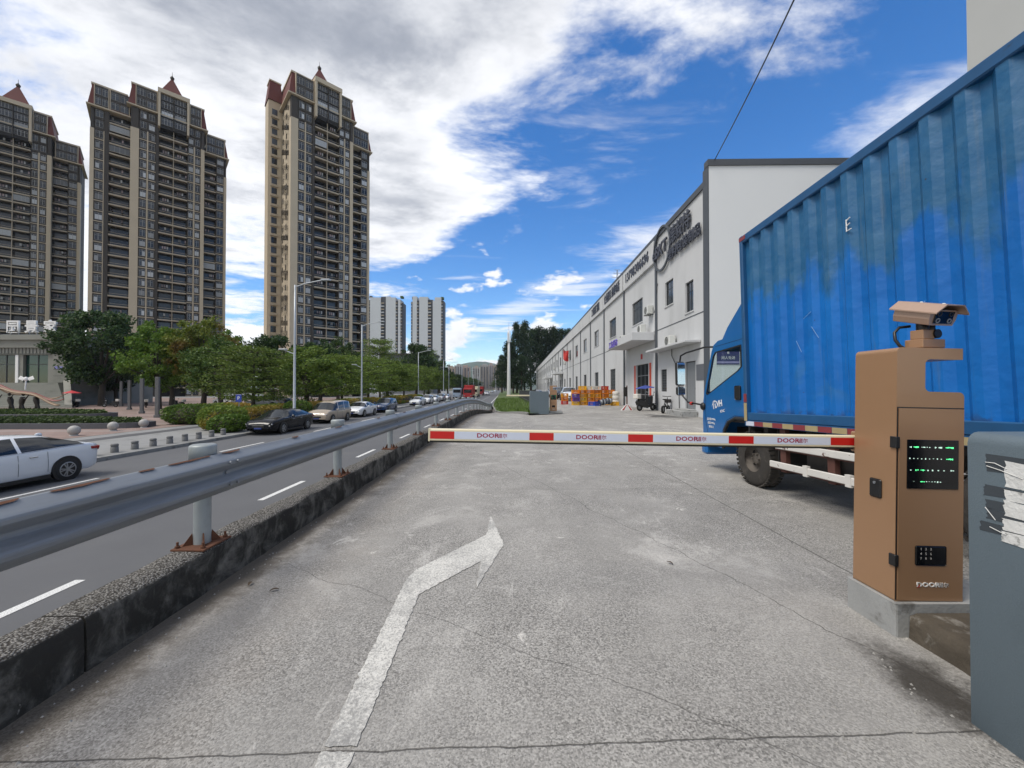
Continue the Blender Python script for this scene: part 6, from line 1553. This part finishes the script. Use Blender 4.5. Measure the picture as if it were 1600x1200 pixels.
# ================================================================== ENTRANCE HALL AND PLAZA FURNITURE
M_STONE = pm('grey_green_stone', (.235,.235,.205), .75, var=.12, scale=.6, dirt=(.16,.165,.14), dscale=.4); M_STONED = pm('stone_joint', (.10,.10,.09), .8)
eh = thing('entrance_hall', 'grey stone entrance hall with tall glass doors and steps at the left edge', 'building', (-69.2, 60, RZ+.15))
EW = 46; ZF = 3.55; ZTOP = 10.75
bx = [-3.1, -8.1, -13.1, -18.1, -23.1, -28.1, -33.1, -38.1]
holes = [[(a-4.15, ZF), (a-.25, ZF), (a-.25, 7.9), (a-4.15, 7.9)] for a in bx[:-1]]
MB().plate([(-EW, 0), (0, 0), (0, 9.0), (-EW, 9.0)], holes, lambda a, c, w_: (a, w_, c), 0, .7).build('front_wall', M_STONE, eh)
MB().box(-EW, 0, .71, 14, 0, 9.6).build('hall_body', M_STONE, eh)
MB().box(-EW, .25, -.35, 14.2, 9.01, 10.2).build('entablature', M_STONE, eh); MB().box(-EW, .55, -.7, 14.5, 10.21, 10.75).build('cornice', M_STONE, eh); MB().box(-EW, .35, -.5, 14.3, 10.76, 11.0).build('parapet_lip', M_STONE, eh)
for k in range(50): MB().box(-3.2-k*.55, -2.95-k*.55, -.10, -.005, 8.15, 8.95).build('flute', M_STONE, eh)
MB().box(-EW, -2.7, -.22, -.105, 7.92, 8.1).build('lintel_moulding', M_STONED, eh)
MB().box(-2.6, -.4, -.14, -.01, 8.2, 8.85).build('corner_panel', M_STONED, eh); MB().box(-2.4, -.3, -.10, -.008, 3.6, 7.7).build('pilaster', M_STONE, eh)
for z in (4.6, 5.6, 6.6): MB().box(-2.41, -.29, -.112, -.101, z, z+.05).build('stone_joint', M_STONED, eh)
M_HGL = pm('hall_glass_green', (.02,.05,.042), .08); M_HGD = pm('hall_glass_dark', (.02,.02,.022), .08)
for k, h in enumerate(holes):
    a, c = h[0][0], h[1][0]
    po = MB().box(a, c, .40, .44, ZF, 7.9).build('glazing', M_HGL if k % 2 == 0 else M_HGD, eh)
    for x in (a+.05, (a+c)/2, c-.05): MB().box(x-.05, x+.05, .33, .398, ZF, 7.9).build('glazing_bar', M_FRAME, po)
    MB().box(a, c, .335, .397, 6.4, 6.5).build('glazing_rail', M_FRAME, po)
    if k: MB().box(c+.02, c+.46, -.12, -.01, ZF, 7.9).build('white_column', M_WHITEP, eh)
MB().box(-15, -12.8, .30, .33, 4.0, 5.2).build('blue_poster', pm('blue_poster', (.06,.08,.4), .5), eh); MB().box(-2.2, -.9, -.13, -.114, 5.7, 6.1).build('name_plate', pm('lilac_plate', (.22,.22,.5), .5), eh)
for k in range(12): MB().box(-EW, -1.0+9.0*(1-k/11), -.61*(12-k)-.02, -.61*(11-k)-.025 if k < 11 else -.02, 0, ZF*(k+1)/12-.002).build('step', M_STONE, eh)
MB().add([(8.05,-7.5,0),(9.1,-7.5,0),(.2,-.03,0),(-.9,-.03,0),(8.05,-7.5,.45),(9.1,-7.5,.45),(.2,-.03,ZF+.4),(-.9,-.03,ZF+.4)], [(0,1,2,3),(4,5,6,7),(0,1,5,4),(1,2,6,5),(2,3,7,6),(3,0,4,7)]).build('step_cheek', M_STONE, eh)
rs_ = thing('rooftop_sign', 'three white characters standing on the roof of the stone entrance hall', 'sign', (-69.2, 60, RZ+.15+11.0))
for k, ch in enumerate(('园', '景', '家')):
    text_part('character', ch, 2.1, M_WHITEP, rs_, (-8.6+k*2.9, -.2, 1.15), (R(90),0,0), .12, 1.0, bold=.05)
    for dx in (-.6, .6): MB().box(-8.6+k*2.9+dx-.05, -8.6+k*2.9+dx+.05, -.05, .05, 0, 2.0).build('support', M_GREYD, rs_)
MB().box(-10.5, -1.5, -.03, .03, .02, .12).build('base_rail', M_GREYD, rs_)
# sculpture group: dark figures under sweeping tan ribbons
su = thing('sculpture', 'bronze figure sculpture with sweeping tan ribbons on the raised planter', 'sculpture', (-44.2, 34.4, RZ+.5))
M_BRZ = pm('dark_bronze', (.05,.042,.035), .5, metal=.5, var=.3); M_TANR = pm('tan_ribbon', (.26,.17,.10), .5, var=.3); M_RBR = pm('rose_ribbon', (.25,.09,.07), .5)
for k, (x, y, ln) in enumerate(((-2.2,0,.3), (-.9,.2,-.25), (.4,-.1,.25), (1.5,.15,-.3))):
    b = MB()
    b.tube([(x-.18,y,0),(x-.1,y,.5),(x,y,.95)], [.07,.10,.12], 8); b.tube([(x+.22,y,0),(x+.16,y,.5),(x,y,.95)], [.07,.10,.12], 8)
    b.tube([(x,y,.9),(x+ln*.3,y,1.25),(x+ln*.5,y,1.55)], [.15,.2,.13], 8); b.ball((x+ln*.65,y,1.78), (.11,.12,.15), 10, 8)
    b.tube([(x+ln*.45,y,1.48),(x+ln*.9+.25,y-.1,1.35),(x+ln+.55,y-.1,1.75)], [.07,.055,.035], 6); b.build('figure', M_BRZ, su)
for k, (z0, mm, ph) in enumerate(((1.9, M_TANR, 0), (2.15, M_RBR, .8), (2.05, M_TANR, 1.7))):
    b = MB(); vs = []
    for i in range(25):
        f = i/24; x = -3.2+7.2*f; z = z0+.45*math.sin(f*5+ph)-.5*f*f+.2*math.sin(f*11+ph); y = -.3+.3*k
        vs += [(x, y-.10, z), (x, y+.10, z+.10)]
    b.add(vs, [(2*i,2*i+1,2*i+3,2*i+2) for i in range(24)], 0, True); o = b.build('ribbon', mm, su); so2 = o.modifiers.new('thick', 'SOLIDIFY'); so2.thickness = .06
b = MB(); b.tube([(.6,0,2.2),(.65,0,3.0)], .05, 6); b.ball((.65,0,3.15), (.16,.12,.2), 10, 8)
for sx in (-1,1): b.add([(.65,0,3.2),(.65+sx*.55,.05,3.45),(.65+sx*.75,.0,3.15),(.65+sx*.3,0,3.0)], [(0,1,2,3)])
b.build('white_bird', M_WHITEP, su)
# stone balls
M_BALL = pm('pale_granite_ball', (.36,.35,.33), .6, var=.15, scale=8)
for k, (x, y) in enumerate(((-24.6, 21.6), (-25.0, 24.1), (-25.0, 26.1))):
    t = thing('stone_ball', ('left', 'middle', 'right')[k]+' one of three pale stone balls on the pavement edge', 'stone ball', (x, y, RZ+.15), 0, 'stone balls')
    MB().ball((0,0,.30), .27, 20, 14).build('ball', M_BALL, t); MB().lathe([(.0,.07),(.16,.07),(.19,.0)], 18).build('foot', M_BALL, t)
# stub bollards
M_BOL = pm('bollard_granite', (.15,.15,.15), .8, var=.2, scale=6, dirt=(.08,.08,.08), dscale=6)
bm_ = MB().lathe([(.0,.36),(.10,.36),(.125,.33),(.125,.27),(.11,.26),(.11,.24),(.125,.23),(.13,0)], 16).mesh('bollard', M_BOL)
for k in range(10):
    o = inst('bollard', bm_, None, (-16.55, 14.3+k*.86, RZ+.14)); tag(o, 'short grey stub bollard by the kerb, %s from the left' % ORD[k], 'bollard', 'stub bollards along the kerb')
# granite columns
for k, (x, y) in enumerate(((-58, 57), (-47.8, 48), (-39.3, 40.8), (-32.3, 35))):
    t = thing('granite_column', 'slender grey stone column on the plaza, %s from the left' % ORD[k], 'column', (x, y, RZ+.15), .3, 'stone columns on the plaza')
    MB().bbox(-.14,.14,-.14,.14,.25,3.7,.02).build('shaft', M_BOL, t); MB().bbox(-.2,.2,-.2,.2,0,.248,.02).build('base', M_BOL, t)
# lamp posts
M_LAMP = pm('white_lamp_post', (.42,.45,.48), .4, metal=.2)
def lamp(label, x, y, H, z=RZ+.12, flip=False):
    t = thing('street_lamp', label, 'street lamp', (x, y, z), 0, 'white street lamps'); s_ = -1 if flip else 1
    MB().lathe([(.13,0),(.13,.9),(.10,.95),(.08,H*.6),(.06,H),(0,H)], 14).build('pole', M_LAMP, t)
    MB().tube([(0,0,H-.15),(s_*.8,0,H+.12),(s_*2.1,0,H+.38)], .04, 8).build('arm', M_LAMP, t)
    MB().bbox(min(s_*2.0,s_*2.7), max(s_*2.0,s_*2.7), -.13,.13,H+.33,H+.45,.03).build('lamp_head', M_LAMP, t)
    MB().bbox(-.26,.26,-.26,.26,-.02,.03,.005).build('base_flange', M_GREYD, t); MB().bbox(-.10,-.0,-.14,-.10,.4,.8,.01).build('access_door', M_GREYD, t)
    if y < 60: MB().tube([(0,0,H*.5),(-s_*.9,0,H*.5+.35)], .035, 6).build('lower_arm', M_LAMP, t); MB().bbox(-s_*.9-.3, -s_*.9+.3, -.1,.1,H*.5+.33,H*.5+.42,.02).build('lower_lamp', M_LAMP, t)
for k, (x, y, H) in enumerate(((-16.6, 29.3, 10.6), (-18.2, 46.5, 10.4), (-20, 82, 10.4), (-18.9, 106, 10.4), (-19.4, 118, 10.4), (-18.9, 145, 10.4), (-19.6, 172, 10.4), (-21, 210, 10.4), (-22, 250, 10.4), (-23.5, 300, 10.4))):
    lamp('white street lamp, %s along the far side of the road from the near end' % ORD[k], x, y, H)
for k, (x, y) in enumerate(((-9.2, 215), (-12.5, 300))): lamp('white street lamp on the right verge, %s' % ('nearer' if k == 0 else 'farther'), x, y, 10, RZ, True)
# parking sign
ps = thing('parking_sign', 'blue parking sign on a thin post behind the pale bush', 'sign', (-18.9, 26.6, RZ+.12)); MB().cyl((0,0,0),(0,0,2.25),.03,n=8).build('post', M_GREYD, ps)
MB().bbox(-.2,.2,-.05,-.03,1.75,2.25,.01).build('plate', pm('sign_blue', (.02,.05,.35), .4), ps); text_part('lettering', 'P', .34, M_WTXT, ps, (0,-.054,2.0), (R(90),0,0), .002)
# shelter under the trees and parked vehicles there
sh = thing('flat_roof_shelter', 'low flat-roofed shelter in the shade under the roadside trees', 'shelter', (-36, 54, RZ+.1))
MB().bbox(-4,6,-1.5,1.5,2.55,2.75,.03).build('roof', pm('pale_shelter_roof', (.40,.41,.42), .6), sh)
for x in (-3.7, -.5, 2.7, 5.7):
    for y in (-1.3, 1.3): MB().cyl((x,y,0),(x,y,2.55),.06,n=8).build('post', M_GREYD, sh)
car('white car in the shade under the trees, left of the shelter', 'suv', C_WHITE, (-43, 60, RZ+.12), R(70), 'cars under the trees'); car('silver car in the shade under the shelter', 'suv', C_SILVER, (-33, 55, RZ+.12), R(95), 'cars under the trees'); car('dark blue car under the trees right of the olive tree', 'sedan', C_BLUE, (-36, 62, RZ+.12), R(80), 'cars under the trees')
# scooters on the plaza: copies of the yard scooter
for k, (x, y, a) in enumerate(((-62, 54.5, 1.2), (-57, 54.5, 1.9), (-50.5, 53, .8), (-46, 53, 1.4))):
    cs_ = clone(sc, (x, y, RZ+.15), a, 'dark motor scooter parked under the plaza trees, %s from the left' % ORD[k], group='scooters on the plaza')
for o in [c_ for c_ in bpy.data.objects if c_.name.startswith('parasol') and c_.parent and c_.parent != sc and c_.parent.name.startswith('motor_scooter')]: bpy.data.objects.remove(o)
sc['group'] = 'scooters by the factory'
rp = thing('red_parasol', 'small red parasol over the leftmost scooter near the steps', 'parasol', (-61.3, 53.5, RZ+.15)); MB().cyl((0,0,0),(0,0,2.2),.03,n=6).build('pole', M_GREYD, rp)
b = MB(); vs = [(0,0,2.4)]+[(.95*math.cos(2*PI*i/10), .95*math.sin(2*PI*i/10), 2.0) for i in range(10)]; b.add(vs, [(0,1+i,1+(i+1)%10) for i in range(10)]); b.build('canopy', pm('red_parasol_cloth', (.5,.04,.05), .7), rp)
# ================================================================== HAZE: thin air round the whole scene
hz = MB().box(-4700, 4700, -320, 6100, RZ-1.4, 190).build('haze', pm('haze_unused', (.5,.5,.5)))
hz.data.materials.clear(); hm = bpy.data.materials.new('thin_haze'); hm.use_nodes = True; ht = NT(hm.node_tree); ht.n.clear()
vol = ht.put('ShaderNodeVolumePrincipled', {'Color': (.80,.88,1.0,1), 'Density': .00010})
ht.put('ShaderNodeOutputMaterial', {'Volume': vol.outputs[0]}); hz.data.materials.append(hm); stuff(hz)
hz['label'] = 'thin pale haze in the air over the whole scene'; hz['category'] = 'haze'
